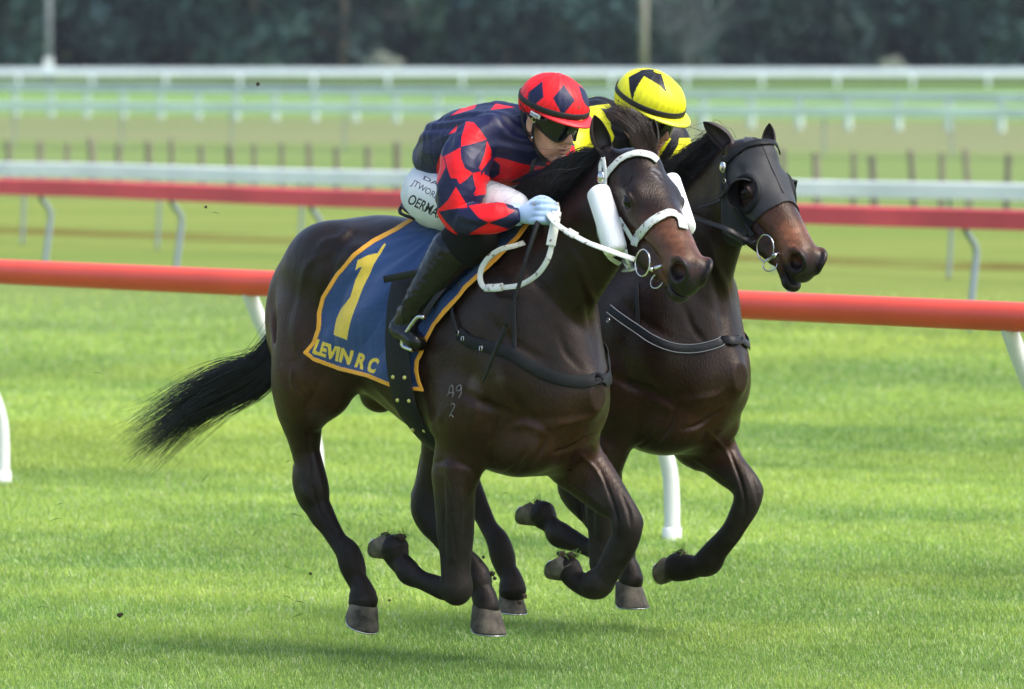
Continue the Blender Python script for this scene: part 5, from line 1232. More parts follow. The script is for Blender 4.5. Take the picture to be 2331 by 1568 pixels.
# ---- bridle, white
def P8(*q): return [H1.P(*p, l) for p, l in zip(z8(*[(a, b) for a, b, _ in q]), [c for _, _, c in q])]
def bridle1():
    root = empty('bridle', H1.O, -TH); tag(root, 'white bridle and looped white reins on the nearer horse', 'bridle')
    wl = M['white_leather']; Fr, G = H1, G1
    o, P_, N_ = sstrap('browband', root, Fr, G, z7((338, 345), (400, 270), (480, 195), (570, 155), (650, 143), (740, 165), (800, 210)), .030, wl, .004, .005)
    sstrap('headstall', root, Fr, G, z7((318, 185), (335, 260), (345, 350), (345, 440), (350, 520)), .020, wl, .007, .004)
    sstrap('headstall', root, Fr, G, z7((318, 185), (298, 240), (295, 310), (318, 390)), .018, wl, .006, .004)
    p, n = hit(Fr, G, z7((313, 368)), .014); part('rosette', *ellmesh(p[0], (.019, .010, .024)), M['steel'], root)
    sstrap('noseband', root, Fr, G, z7((605, 1000), (640, 920), (700, 840), (780, 770), (870, 720), (940, 702), (1000, 735), (1030, 790), (1045, 850)), .036, wl, .005, .005)
    sstrap('cheekpiece', root, Fr, G, z7((470, 740), (520, 820), (580, 910), (620, 985)), .020, wl, .005, .004)
    sstrap('throat_lash', root, Fr, G, z7((280, 770), (285, 880), (330, 1010), (370, 1090), (450, 1150)), .018, wl, .006, .004)
    # keeper straps by the bit
    for a, w in (((500, 1100, 540, 1180, 585, 1150), .030), ((560, 1040, 575, 1120, 540, 1200), .022), ((510, 1190, 530, 1240, 560, 1250), .022)):
        q = z7((a[0], a[1]), (a[2], a[3]), (a[4], a[5])); pp, nn = hit(Fr, G, q, .016); part('keeper', *strap(resample(pp, 8), nn.mean(0), w * 1.15, .006), wl, root)
    # bit
    c, n = hit(Fr, G, z7((700, 1150)), .035); ax = norm(n[0] + .6 * X1[1]); c = c[0]; cr = Fr.P(*z7((672, 1155))[0], c[1])
    part('bit_ring', *torus(cr, ax, .047, .0033, 36, 8), M['steel'], root)
    c2 = Fr.P(*z7((778, 1320))[0], c[1] - .01); part('bit_ring', *torus(c2 - .012 * X1[1], norm(ax + .5 * X1[2]), .028, .0025, 32, 8), M['steel'], root)
    j = Fr.P(*z7((755, 1215))[0], c[1] + .012); part('bit_joint', *ellmesh(j, (.011, .011, .009)), M['steel'], root)
    cm = np.array(hp1((.455, 0, -.14))); far = cm - X1[1] * .075
    part('mouthpiece', *tube(np.array([j, cm, far]), .006, 8), M['steel'], root); part('bit_ring', *torus(far, ax, .043, .0038, 32, 8), M['steel'], root)
    # reins: bit to hand, and the slack loop hanging below it
    bitp = cr - ax * .0 + np.array([-.035, .004, .01])
    rp = P8((700, 790, .20), (735, 850, .215), (800, 915, .23), (900, 975, .245), (1000, 1030, .255), (1100, 1070, .26)) + [bitp]
    fstrap('rein', root, rp, .021, wl, (.5, .6, .6), .004); 
    fstrap('rein', root, P8((860, 950, .238), (900, 975, .247), (925, 988, .25)), .031, wl, (.5, .6, .6), .008)
    lp = P8((770, 730, .12), (780, 790, .17), (765, 880, .20), (745, 980, .22), (735, 1070, .23), (700, 1180, .245), (620, 1290, .255), (500, 1365, .262), (400, 1385, .265), (290, 1392, .265), (215, 1388, .262), (180, 1330, .258), (190, 1240, .25), (250, 1150, .235), (340, 1090, .21), (440, 1065, .17), (520, 1040, .12))
    fstrap('rein', root, lp, .020, wl, (.62, .62, .35), .004, 8)
    fstrap('rein', root, P8((775, 800, .184), (760, 900, .206), (740, 1000, .225), (728, 1062, .233)), .034, wl, (.62, .62, .1), .008)
    fstrap('keeper', root, P8((230, 1393, .272), (300, 1393, .275), (358, 1386, .273)), .030, wl, (.62, .62, .35), .009)
    fr = [np.array(p) * [1, -1, 1] for p in (bitp, H1.P(1330, 560, .2))]; 
    fstrap('rein', root, [far + np.array([-.03, 0, .01]), H1.P(1330, 560, -.14), H1.P(1262, 485, -.10)], .022, wl, (.3, -.9, .1), .004)
    return root
bridle1()
for nm, pts, lbl in (('near', [H1.P(*z7((308, 500))[0], 0), H1.P(*z7((395, 760))[0], 0), H1.P(*z7((482, 1040))[0], 0)], 'white fleece cheek roll on the near cheek of the nearer horse'),
                     ('far', None, 'white fleece cheek roll showing past the far cheek of the nearer horse')):
    root = empty('cheek_roll', H1.O, -TH); tag(root, lbl, 'cheek roll', 'white fleece cheek rolls')
    if nm == 'near':
        pp, nn = hit(H1, G1, z7((322, 478), (420, 765), (505, 1045)), .032); pp = pp + (pp[0] - pp[-1]) * .0
    else:
        base = [hp1((.13, -.118, -.10)), hp1((.27, -.112, -.105)), hp1((.41, -.092, -.11))]; pp = [H1.P(*uv, b[1] - .02) for uv, b in zip(z7((925, 370), (1010, 620), (1085, 850)), base)]
    fleece_roll(root, pp, .053 if nm == 'near' else .044, 3)
# ---- whip held by jockey 1
root = empty('whip', H1.O, -TH); tag(root, 'black riding whip held down by the red and navy jockey', 'whip')
wp = [H1.P(u, v, l) for u, v, l in ((1235, 470, .19), (1222, 512, .235), (1200, 580, .28), (1172, 680, .315), (1150, 745, .33), (1122, 812, .335), (1098, 872, .335))]
W7 = resample(wp, 60); rr = np.interp(np.linspace(0, 1, 60), [0, .12, .3, .52, .62, .64, .70, .95, 1], [.010, .010, .0085, .006, .0055, .008, .0095, .0085, .004]); 
part('shaft', *tube(W7[:40], rr[:40], 12), M['rubber_black'], root); part('flap', *tube(W7[38:], rr[38:], 12, flat=.6), M['leather_black'], root)
for k in range(7): part('binding', *torus(W7[27 + k], W7[28 + k] - W7[27 + k], .0062, .0016, 16, 6), M['leather_black'], root)

# ================================================================= HORSE 2
r2, G2_, hp2, V2, Q2 = build_horse('horse', H2, SP2, .005, 'dark bay horse in a black blinker hood, on the far side', HG)
for k in HOOF2: hoof(r2, H2, HOOF2[k], M['hoof'], M['steel'], None)
for b, t, fc, w in EARS2: ear(r2, b, t, fc, w, M['coat_ear'])
for s in (1, -1): eye(r2, hp2((.214, s * .0800, -.077)), X2, HS2 * 1.30, M['eye'])
hoof_bits(r2, H2, [(z3(560, 1000), .165), (z3(1240, 1236), -.14)], 5)
mane(r2, G2_, .28, .78, 3200, 14, M['hair_black'], length=.23, lift=.05, side=.06, droop=.12)
tail(r2, H2, [[(990, 600, 0), (950, 680, 0), (850, 740, .02), (740, 800, .02), (660, 860, .02)], [(992, 605, 0), (960, 710, 0), (860, 780, .02), (760, 850, .02), (690, 900, .02)]], 700, 16, M['hair_black'])
def hood():
    root = empty('blinker_hood', H2.O, -TH); tag(root, 'black blinker hood with eye cups over the head of the farther horse', 'hood')
    N2 = vnormals(V2, Q2); o = hp2((0, 0, 0)); q = (V2 - o) @ X2.T / HS2; qm = q * [1, 1, 1]; qm[:, 1] = np.abs(q[:, 1])
    Vm = o + HS2 * qm @ X2; u, v = H2.px(Vm)
    poly = z9((985, 520), (950, 560), (935, 700), (925, 900), (930, 1120), (975, 1235), (1100, 1238), (1128, 1130), (1180, 1020), (1290, 930), (1400, 872), (1470, 850), (1700, 860), (1700, 300), (1120, 330), (1075, 400), (1120, 430), (1080, 490), (1030, 505))
    ec = np.array([.213, .080, -.078]) * [1, 1.08, 1]; de = np.linalg.norm((qm - ec) * [1, .7, 1], axis=1)
    keep = inpoly(u, v, poly) & (q[:, 0] > -.03) & (q[:, 0] < .40) & (np.abs(q[:, 1]) < .16) & (q[:, 2] > -.34) & (q[:, 2] < .06) & (de > .052)
    wr = .0035 + .0012 * vnoise(V2 * [1, 1, 1], 40, 2)
    ribbon_patch(V2, Q2, keep, wr, N2, .0025, 'hood_fabric', M['lycra'], root)
    # centre seam
    for s in (0,):
        pts = G2_.snap(np.array([hp2((x, .004, .03)) for x in np.linspace(.0, .30, 20)]), .0075); part('seam', *tube(pts, .0022, 6), M['black_cloth'], root)
    for s in (1, -1):
        c = hp2((.215, s * .088, -.082)); nrm = norm(s * X2[1] + .22 * X2[2] + .12 * X2[0]); e1 = norm(X2[0] - (X2[0] @ nrm) * nrm); e2 = np.cross(nrm, e1) * (1 if (np.cross(nrm, e1) @ X2[2]) > 0 else -1)
        # flat stitched ring round the eye
        n = 48; ri, ro = .056, .080; ring = []
        a = np.arange(n) / n * 2 * math.pi; pts = []
        for rr_ in (ri, (ri + ro) / 2, ro):
            p = c + rr_ * (np.cos(a)[:, None] * e1 * .95 + np.sin(a)[:, None] * e2 * 1.05); pts.append(G2_.snap(p, .008 if rr_ < ro else .006))
        Vr = np.vstack(pts); Fr_ = [(k_ * n + j, k_ * n + (j + 1) % n, (k_ + 1) * n + (j + 1) % n, (k_ + 1) * n + j) for k_ in range(2) for j in range(n)]
        N3 = G2_.grad(Vr); VV = np.vstack([Vr + N3 * .003, Vr]); nn = len(Vr); Fr_ = Fr_ + [tuple(nn + x for x in f_[::-1]) for f_ in Fr_] + [(j, nn + j, nn + (j + 1) % n, (j + 1) % n) for j in range(n)] + [(2 * n + (j + 1) % n, nn + 2 * n + (j + 1) % n, nn + 2 * n + j, 2 * n + j) for j in range(n)]
        part('eye_ring', VV, Fr_, M['rubber_black'], root)
        # cup standing out behind the eye
        m = 22; aa = np.linspace(math.radians(95), math.radians(285), m); rows = np.linspace(0, 1, 8); Vc = []
        for t in rows:
            for g in aa:
                w_ = math.sin((g - aa[0]) / (aa[-1] - aa[0]) * math.pi) ** .5
                rr_ = .060 * (1 + .06 * t) ; h_ = .050 * w_ * t; b0 = c + rr_ * (math.cos(g) * e1 + math.sin(g) * e2)
                Vc.append(b0 + nrm * (h_ + .004) + e1 * (.022 * t * t * w_) - nrm * .02 * (1 - t) * 0)
        Vc = np.array(Vc); base = G2_.snap(Vc[:m], .006); Vc[:m] = base; nn = len(Vc); ctr = c + nrm * .02; inn = Vc + (ctr - Vc) / np.linalg.norm(ctr - Vc, axis=1, keepdims=True) * .003
        Fc = [(k_ * m + j, k_ * m + j + 1, (k_ + 1) * m + j + 1, (k_ + 1) * m + j) for k_ in range(7) for j in range(m - 1)]
        Fc = Fc + [tuple(nn + x for x in f_[::-1]) for f_ in Fc] + [(7 * m + j, 7 * m + j + 1, nn + 7 * m + j + 1, nn + 7 * m + j) for j in range(m - 1)]
        part('eye_cup', np.vstack([Vc, inn]), Fc, M['leather_black'], root)
    # worn edge of the far eye hole
    return root
hood()
def bridle2():
    root = empty('bridle', H2.O, -TH); tag(root, 'black bridle with bit rings over the hood of the farther horse', 'bridle')
    wl = M['leather_black']; Fr, G = H2, G2_
    o, P_, N_ = sstrap('browband', root, Fr, G, z9((965, 560), (1030, 490), (1130, 435), (1240, 415), (1320, 425), (1365, 480)), .030, M['rubber_black'], .010, .006)
    sstrap('headstall', root, Fr, G, z9((958, 500), (960, 600), (965, 700), (990, 780), (1030, 870), (1090, 980), (1150, 1080), (1185, 1140)), .024, wl, .010, .005)
    sstrap('headstall', root, Fr, G, z9((945, 640), (935, 740), (950, 800), (990, 740)), .020, wl, .011, .004)
    p, n = hit(Fr, G, z9((968, 595)), .018); part('rosette', *ellmesh(p[0], (.016, .010, .022)), M['steel'], root)
    p, n = hit(Fr, G, z9((975, 700)), .014); buckle(root, p[0], n[0], X2[0], M['steel'], .010)
    c, n = hit(Fr, G, z9((1250, 1230)), .035); ax = norm(n[0] + .6 * X2[1]); c = c[0]; cr = Fr.P(*z9((1262, 1222))[0], c[1])
    part('bit_ring', *torus(cr, ax, .050, .0033, 36, 8), M['steel'], root)
    part('bit_ring', *torus(Fr.P(*z9((1300, 1350))[0], c[1] - .02), norm(ax + .9 * X2[2]), .028, .003, 32, 8), M['steel'], root)
    j = Fr.P(*z9((1338, 1278))[0], c[1] + .01); part('bit_joint', *ellmesh(j, (.012, .012, .010)), M['steel'], root)
    cm = np.array(hp2((.45, 0, -.145))); far = cm - X2[1] * .075; part('mouthpiece', *tube(np.array([j, cm, far]), .006, 8), M['steel'], root); part('bit_ring', *torus(far, ax, .045, .0038, 32, 8), M['steel'], root)
    rp = [Fr.P(*q, l) for q, l in zip(z9((560, 900), (660, 960), (780, 1010), (960, 1075), (1110, 1150), (1175, 1180)), (.10, .15, .18, .2, c[1], c[1]))]
    fstrap('rein', root, rp, .022, wl, (.5, .6, .6), .004)
    sstrap('strap_end', root, Fr, G, z9((985, 745), (960, 800), (900, 850)), .014, wl, .012, .004)
    fstrap('strap_end', root, [Fr.P(*q, l) for q, l in zip(z9((905, 850), (840, 880), (745, 908)), (.16, .17, .18))], .014, wl, (.4, .6, .8), .004)
    fstrap('rein', root, [far, H2.P(1600, 520, -.14), H2.P(1520, 480, -.1)], .02, wl, (.3, -.9, .1), .004)
    return root
bridle2()
breastplate(H2, G2_, 'black webbing breast collar round the neck of the farther horse', z3l((905, 78), (960, 120), (1030, 168), (1110, 225), (1200, 262), (1300, 270), (1400, 248), (1450, 222)), .034, M['leather_black'], [(z3l((1035, -40), (1038, 60), (1040, 165)), .014)], z3l((905, 135)), M['grey_edge'])
sd2 = saddle(H2, G2_, 'black racing saddle and girth under the yellow and black jockey', df=-.12)
sc2 = dict(sc1); u0, v0 = H1.px(np.array([0, .25, 1.4])); u1, v1 = H2.px(np.array([-.10, .25, 1.4])); sc2['poly'] = sc1['poly'] + [u1 - u0, v1 - v0]; sc2['cen'] = (1010 + u1 - u0, 520 + v1 - v0); sc2['number'] = None; sc2['text'] = None; sc2['label'] = 'navy saddle cloth on the farther horse, hidden behind the nearer one'
J1['peakmat']=M['red_cloth'];J2['peakmat']=M['yellow_cloth']
JR1 = build_jockey(H1, J1, 'jockey in red and navy diamond silks and red helmet crouching on the nearer horse', paint_j1, paint_h1, M['glove_blue'])
JR2 = build_jockey(H2, J2, 'jockey in yellow and black silks with a yellow helmet on the farther horse', paint_j2, paint_h2, M['glove_black'])
# ================================================================= SETTING
RS = np.random.RandomState(77)
def ordinal(i):
    one = ['', 'first', 'second', 'third', 'fourth', 'fifth', 'sixth', 'seventh', 'eighth', 'ninth', 'tenth', 'eleventh', 'twelfth', 'thirteenth', 'fourteenth', 'fifteenth', 'sixteenth', 'seventeenth', 'eighteenth', 'nineteenth']
    if i < 20: return one[i]
    t = i // 10; return {2: 'twentieth', 3: 'thirtieth', 4: 'fortieth'}[t] if i % 10 == 0 else {2: 'twenty ', 3: 'thirty ', 4: 'forty '}[t] + one[i % 10]
def ground_mat():
    m, t, b = new_mat('turf'); N_ = t.nodes; Lk = t.links.new
    tc = N_.new('ShaderNodeTexCoord'); sx = N_.new('ShaderNodeSeparateXYZ'); Lk(tc.outputs['Object'], sx.inputs[0])
    def noise_(sc, det=4, stretch=(1, 1, 1)):
        mp = N_.new('ShaderNodeMapping'); mp.inputs['Scale'].default_value = stretch; Lk(tc.outputs['Object'], mp.inputs[0])
        n = node(t, 'ShaderNodeTexNoise', Scale=sc, Detail=det); Lk(mp.outputs[0], n.inputs['Vector']); return n.outputs[0]
    def math_(op, a, b_=None, c=None):
        n = N_.new('ShaderNodeMath'); n.operation = op
        for i, x in enumerate((a, b_, c)):
            if x is None: continue
            if isinstance(x, (int, float)): n.inputs[i].default_value = x
            else: Lk(x, n.inputs[i])
        return n.outputs[0]
    def mix(f, a, b_):
        n = N_.new('ShaderNodeMix'); n.data_type = 'RGBA'
        if isinstance(f, (int, float)): n.inputs[0].default_value = f
        else: Lk(f, n.inputs[0])
        for i, x in ((6, a), (7, b_)):
            if isinstance(x, tuple): n.inputs[i].default_value = (*x, 1)
            else: Lk(x, n.inputs[i])
        return n.outputs[2]
    def line(d0, d1, soft, x0l, x0r, invert=False):
        """1 between two oblique lines given by their depth at the left and right picture edges"""
        outs = []
        for (dl, dr, sgn) in ((d0[0], d0[1], 1), (d1[0], d1[1], -1)):
            X0, X1 = -.0803 * dl, .0803 * dr; sl = (dr - dl) / (X1 - X0); c0 = dl - sl * X0
            w = math_('SUBTRACT', math_('SUBTRACT', sx.outputs['Y'], math_('MULTIPLY', sx.outputs['X'], sl)), c0)
            mr = N_.new('ShaderNodeMapRange'); mr.inputs['From Min'].default_value = -soft; mr.inputs['From Max'].default_value = soft; mr.interpolation_type = 'SMOOTHSTEP'
            Lk(math_('MULTIPLY', w, float(sgn)), mr.inputs[0]); outs.append(mr.outputs[0])
        return math_('MULTIPLY', outs[0], outs[1])
    fine = noise_(9, 8); fine2 = noise_(60, 4); mid = noise_(.9, 5, (.6, 1, 1)); big = noise_(.16, 3, (.5, 1, 1)); far = noise_(.05, 4, (.35, 1, 1))
    base = ramp(t, [(.25, (.155, .225, .07)), (.5, (.18, .26, .085)), (.75, (.215, .29, .10))], mid).outputs[0]
    base = mix(math_('MULTIPLY', math_('SUBTRACT', big, .42), 2.2), base, (.215, .285, .075))
    base = mix(math_('MULTIPLY', fine, .35), base, (.14, .21, .065))
    out = mix(line((64, 53), (96, 84), 2.0, 0, 0), base, ramp(t, [(.3, (.16, .23, .06)), (.7, (.22, .265, .075))], noise_(.35, 5, (.35, 1, 1))).outputs[0])
    dirt = line((76.5, 63.5), (79.5, 65.8), .7, 0, 0); out = mix(math_('MULTIPLY', dirt, math_('GREATER_THAN', noise_(.9, 4, (.3, 1, 1)), .47)), out, (.14, .115, .035))
    out = mix(line((96, 84), (150, 132), 5, 0, 0), out, ramp(t, [(.3, (.155, .225, .075)), (.7, (.19, .26, .095))], noise_(.12, 4, (.4, 1, 1))).outputs[0])
    out = mix(line((150, 132), (205, 188), 7, 0, 0), out, ramp(t, [(.3, (.175, .22, .095)), (.7, (.22, .235, .13))], noise_(.10, 4, (.5, 1, 1))).outputs[0])
    out = mix(line((205, 188), (420, 420), 6, 0, 0), out, ramp(t, [(.3, (.15, .26, .07)), (.7, (.20, .32, .10))], noise_(.06, 3, (.4, 1, 1))).outputs[0])
    Lk(out, b.inputs['Base Color']); b.inputs['Roughness'].default_value = .95; b.inputs['Specular IOR Level'].default_value = 0.0
    bp = node(t, 'ShaderNodeBump', Strength=.8, Distance=.02); Lk(fine2, bp.inputs['Height']); Lk(bp.outputs[0], b.inputs['Normal'])
    return m
def build_ground():
    xs = np.r_[-900, -200, -60, np.linspace(-14, 14, 29), 60, 200, 900]; ys = np.r_[-50, 0, np.linspace(14, 60, 47), 80, 120, 200, 400, 900, 1600]
    X, Y = np.meshgrid(xs, ys, indexing='ij'); Z = .0 * X; V = np.stack([X, Y, Z], -1).reshape(-1, 3); n = len(ys)
    Q = np.array([(i * n + j, (i + 1) * n + j, (i + 1) * n + j + 1, i * n + j + 1) for i in range(len(xs) - 1) for j in range(n - 1)])
    tag(mesh_obj('ground', V, Q, ground_mat()), kind='structure')
def build_grass():
    n = 1350000; dmin, dmax = 21.5, 62
    # density falls with distance
    uu = RS.rand(n); d = (dmin ** -1.2 + uu * (dmax ** -1.2 - dmin ** -1.2)) ** (-1 / 1.2); x = (RS.rand(n) * 2 - 1) * d * .118
    kp = RS.rand(n) > sstep(36, 60, d); x, d = x[kp], d[kp]; n = len(x); P_ = np.stack([x, d, np.zeros(n)], 1)
    big = vnoise(P_ * [.8, 1, 1], 1.6, 41); md = vnoise(P_, 5, 42); cl = vnoise(P_, 17, 43)
    h = (.022 + .006 * md + .005 * cl + .018 * RS.rand(n)) * (1 + .10 * big); h = np.maximum(h, .012); w = (.0013 + .0022 * RS.rand(n) ** 2) * (d / 24) ** 1.1
    a = RS.rand(n) * 6.283; lean = (.25 + .75 * RS.rand(n)) * h; wind = np.stack([np.cos(a), np.sin(a), 0 * a], 1); side = np.stack([-np.sin(a + RS.randn(n) * .8), np.cos(a), 0 * a], 1)
    b0 = P_ - [0, 0, .004]; m0 = P_ + wind * (lean * .35)[:, None] + np.stack([0 * h, 0 * h, h * .6], 1); t0 = P_ + wind * lean[:, None] + np.stack([0 * h, 0 * h, h * (1 - .25 * (lean / h) ** 2)], 1)
    V = np.stack([b0 - side * w[:, None], b0 + side * w[:, None], t0 + side * w[:, None] * .3, t0 - side * w[:, None] * .3], 1)
    Q = np.arange(n * 4).reshape(-1, 4)
    c1, c2, c3, c4 = np.array([.335, .49, .105]), np.array([.44, .57, .12]), np.array([.215, .375, .09]), np.array([.56, .62, .36])
    k = RS.rand(n) + .30 * big + .34 * md; C = np.where((k > .85)[:, None], c2, np.where((k < .28)[:, None], c3, c1)); dry = RS.rand(n) < .07 + .06 * (cl > .4); C[dry] = c4
    yl = sstep(.1, .9, vnoise(P_ * [.5, 1, 1], .8, 44))[:, None]; C = C * (1 - .5 * yl) + np.array([.47, .56, .10]) * .5 * yl
    C = C * (.80 + .40 * RS.rand(n))[:, None] * (1 + .10 * big + .07 * cl)[:, None]; CC = np.repeat(C[:, None], 4, 1).reshape(-1, 3)
    m = attr_mat('grass_blade', rough=.5, spec=.25, var=0); t = m.node_tree; b = t.nodes['Principled BSDF']
    tr = t.nodes.new('ShaderNodeBsdfTranslucent'); at_ = [x_ for x_ in t.nodes if x_.type == 'ATTRIBUTE'][0]; t.links.new(at_.outputs['Color'], tr.inputs[0])
    mx = t.nodes.new('ShaderNodeMixShader'); mx.inputs[0].default_value = .4; o = [x_ for x_ in t.nodes if x_.type == 'OUTPUT_MATERIAL'][0]
    t.links.new(b.outputs[0], mx.inputs[1]); t.links.new(tr.outputs[0], mx.inputs[2]); t.links.new(mx.outputs[0], o.inputs[0])
    g = mesh_obj('grass', V.reshape(-1, 3), Q, m, attrs={'col': CC}); tag(g, 'short mown bright green turf under the galloping horses', 'grass', kind='stuff')
def rail_line(L, R_, hc):
    """two points on the rail's centre line from their photo rows and the rail's height"""
    out = []
    for (u, v) in (L, R_):
        d = FPX * (CAMH - hc) / (v - HORIZ); p = at(u, v, d); p[2] = hc; out.append(p)
    return out
def rail(name, label, L, R_, hc, mat, shape, posts, group, t0=-1.3, t1=2.3, cat='rail'):
    a, b = rail_line(L, R_, hc); d = b - a; d[2] = 0; Ln = np.linalg.norm(d); d /= Ln; nrm = np.array([-d[1], d[0], 0]); nrm *= np.sign(nrm[1])
    s0, s1 = t0 * Ln, t1 * Ln; mid = a + d * (s0 + s1) / 2; mid[2] = 0
    root = bpy.data.objects.new(name, None); SC.collection.objects.link(root); root.location = mid; tag(root, label, cat, group)
    def W(s, n_, z): return a + d * s + nrm * n_ + np.array([0, 0, z - hc]) - mid
    if shape[0] == 'tube':
        r = shape[1]; segs = []; ln = 6.0; k = int((s1 - s0) / ln) + 1
        V, Fc = tube(np.array([W(s, 0, hc) for s in np.linspace(s0, s1, 60)]), r, 24)
        ro = mesh_obj('rail', V, Fc, mat, root)
        for i in range(k):                                   # sleeves where the lengths join
            s = s0 + shape[2] + i * ln
            V, Fc = tube(np.array([W(s - .05, 0, hc), W(s - .045, 0, hc), W(s + .045, 0, hc), W(s + .05, 0, hc)]), [r, r * 1.012, r * 1.012, r], 24); mesh_obj('joint', V, Fc, mat, ro)
    else:
        hh, ww = shape[1] / 2, shape[2] / 2; sec = [(-ww, -hh), (ww, -hh), (ww, hh * .8), (ww * .8, hh), (-ww * .8, hh), (-ww, hh * .8)]; V = []
        SS = np.linspace(s0, s1, 80)
        for s in SS: V += [W(s, x, hc + z + .006 * math.sin(s * .9)) for x, z in sec]
        Fc = [(i * 6 + j, i * 6 + (j + 1) % 6, (i + 1) * 6 + (j + 1) % 6, (i + 1) * 6 + j) for i in range(len(SS) - 1) for j in range(6)]; ro = mesh_obj('rail', V, Fc, mat, root, smooth=False)
    sp, prof, r, pm, phase = posts
    s = s0 + ((phase - s0) % sp); first = None
    while s < s1:
        tilt = RS.randn() * .01
        if first is None:
            P_ = resample([np.array([0, 0, 0]) + nrm * o_ + np.array([0, 0, z]) for o_, z in prof], 26); V, Fc = tube(P_, np.r_[np.full(25, r), r * 1.02], 14, up=(1, 0, .1)); parts_ = [(V, Fc)]
            q = mesh_obj('post', V, Fc, pm, root); first = q.data
            foot = None
            if len(posts) > 5 and False: pass
        else: q = bpy.data.objects.new('post', first); SC.collection.objects.link(q); q.parent = root
        p = W(s, 0, 0); q.location = p; q.rotation_euler = (tilt, tilt * .5, 0); s += sp
    return root, W
def resample(P_, k):
    P_ = catmull(np.array(P_, float), 10); s = np.concatenate([[0], np.cumsum(np.linalg.norm(np.diff(P_, axis=0), axis=1))]); q = np.linspace(0, s[-1], k)
    return np.stack([np.interp(q, s, P_[:, c]) for c in range(3)], 1)
def build_rails():
    red = simple('red_plastic', (.82, .085, .045), .42, var=.08, vscale=3); fade = simple('faded_red_plastic', (.78, .075, .10), .5, var=.3, vscale=.7)
    wh = simple('white_post_plastic', (.74, .77, .75), .4, var=.06, vscale=4); whf = simple('weathered_white_rail', (.84, .91, .93), .6, var=.16, vscale=1.2); grey = simple('grey_metal_post', (.27, .33, .38), .45, .3)
    G_ = 'running rails crossing the course'
    n_ = [(0, 1.09), (.03, 1.03), (.10, .90), (.25, .66), (.37, .47), (.425, .34), (.44, .2), (.44, 0)]
    pr = ground_at(1515, 1237); pl = ground_at(12, 1122); hc = 1.13
    for _ in range(40):                                  # the height that puts the rail 0.44 m in front of its post feet
        a, b = rail_line((0, 618), (2330, 722), hc); d = b - a; Ln = np.linalg.norm(d); d /= Ln; nq = np.array([-d[1], d[0], 0]); nq *= np.sign(nq[1])
        e = (pr - a) @ nq - .40; hc -= .05 * e
    s_mid = (pr - a) @ d; s_l = (pl - a) @ d; k_ = hc / 1.11; n_ = [(x, z * k_) for x, z in n_]
    root, W_ = rail('running_rail', 'bright red running rail on white curved posts just behind the horses', (0, 618), (2330, 722), hc, red, ('tube', .063, 1.3), ((s_mid - s_l) / 2 * 1.10, n_, .037, wh, s_mid - .0), G_)
    # base sleeves of the near posts
    sp = (s_mid - s_l) / 2; s = s_mid - 6 * sp; sl = None
    nrm = np.array([-d[1], d[0], 0]); nrm *= np.sign(nrm[1]); posts = [o for o in root.children if o.name.startswith('post')]
    for q in posts:
        if sl is None: V, Fc = tube(np.array([nrm * .44 + [0, 0, z] for z in (-.01, .0, .07, .075)]), [.045, .045, .044, .039], 14, up=(1, 0, 0)); o = mesh_obj('foot', V, Fc, wh, q); sl = o.data
        else: o = bpy.data.objects.new('foot', sl); SC.collection.objects.link(o); o.parent = q
    g_ = [(0, .88), (.06, .78), (.15, .66), (.13, .45), (.10, .25), (.08, 0)]
    rail('running_rail', 'faded red running rail on thin grey bent legs, second from the horses', (0, 424), (2330, 502), .90, fade, ('box', .155, .15), (2.245, g_, .026, grey, .66), G_)
    s_ = [(0, .8), (.03, .5), (.0, 0)]
    rail('running_rail', 'white rail just beyond the faded red rail', (0, 384), (2330, 438), .85, whf, ('box', .155, .12), (2.4, s_, .018, grey, .4), G_)
    s2 = [(0, .8), (0, 0)]
    gr = simple('greenish_white_rail', (.56, .70, .62), .6, var=.12, vscale=.8); rail('running_rail', 'pale low white rail before the tan rough grass, with many thin legs', (0, 240), (2330, 256), .90, gr, ('box', .20, .12), (3.0, s2, .018, grey, .4), G_)  # greenish white shared by the two pale far rails
    rail('running_rail', 'pale white rail with wide upright posts, beyond the tan rough grass', (0, 199), (2330, 222), .90, gr, ('box', .24, .12), (2.0, [(0, .95), (0, 0)], .10, gr, .9), G_)
    hw = simple('white_board', (.74, .80, .92), .55, var=.06, vscale=.5); dk = simple('dark_base', (.045, .05, .06), .8)
    root, W_ = rail('board_fence', 'long white boarded fence standing before the tree line', (0, 163), (2330, 164), .78, hw, ('box', .38, .12), (4.0, [(0, .9), (0, 0)], .08, hw, 1.0), None, cat='fence')
    a, b = rail_line((0, 163), (2330, 164), .78); V, Fc = tube(np.array([W_(s, .12, .14) for s in np.linspace(-110, 240, 10)]), .13, 8, flat=1); mesh_obj('dark_strip', V, Fc, dk, root)  # dark strip along the ground below the boards
    # wooden picket line behind the third rail
    a = ground_at(-500, 433); b = ground_at(2900, 489); d = b - a; Ln = np.linalg.norm(d); root = bpy.data.objects.new('wooden_fence', None); SC.collection.objects.link(root); root.location = (a + b) / 2; tag(root, 'row of dark weathered wooden stakes between the white rails', 'fence')
    wm = simple('weathered_wood', (.22, .20, .15), .85, var=.3, vscale=1.5); proto = None; n = int(Ln / .50)
    for i in range(n):
        p = a + d * (i + 0.08 * RS.randn()) / n - np.array(root.location); hgt = .80 + .03 * RS.randn()
        if proto is None:
            V, Fc = box((0, 0, .41), (.085, .07, .84), bev=.12); o = mesh_obj('stake', V, Fc, wm, root, smooth=False); proto = o.data
        else: o = bpy.data.objects.new('stake', proto); SC.collection.objects.link(o); o.parent = root
        o.location = p; o.scale = (.8 + .4 * RS.rand(), 1, hgt / .83); o.rotation_euler = (RS.randn() * .03, RS.randn() * .04, RS.rand() * 3)
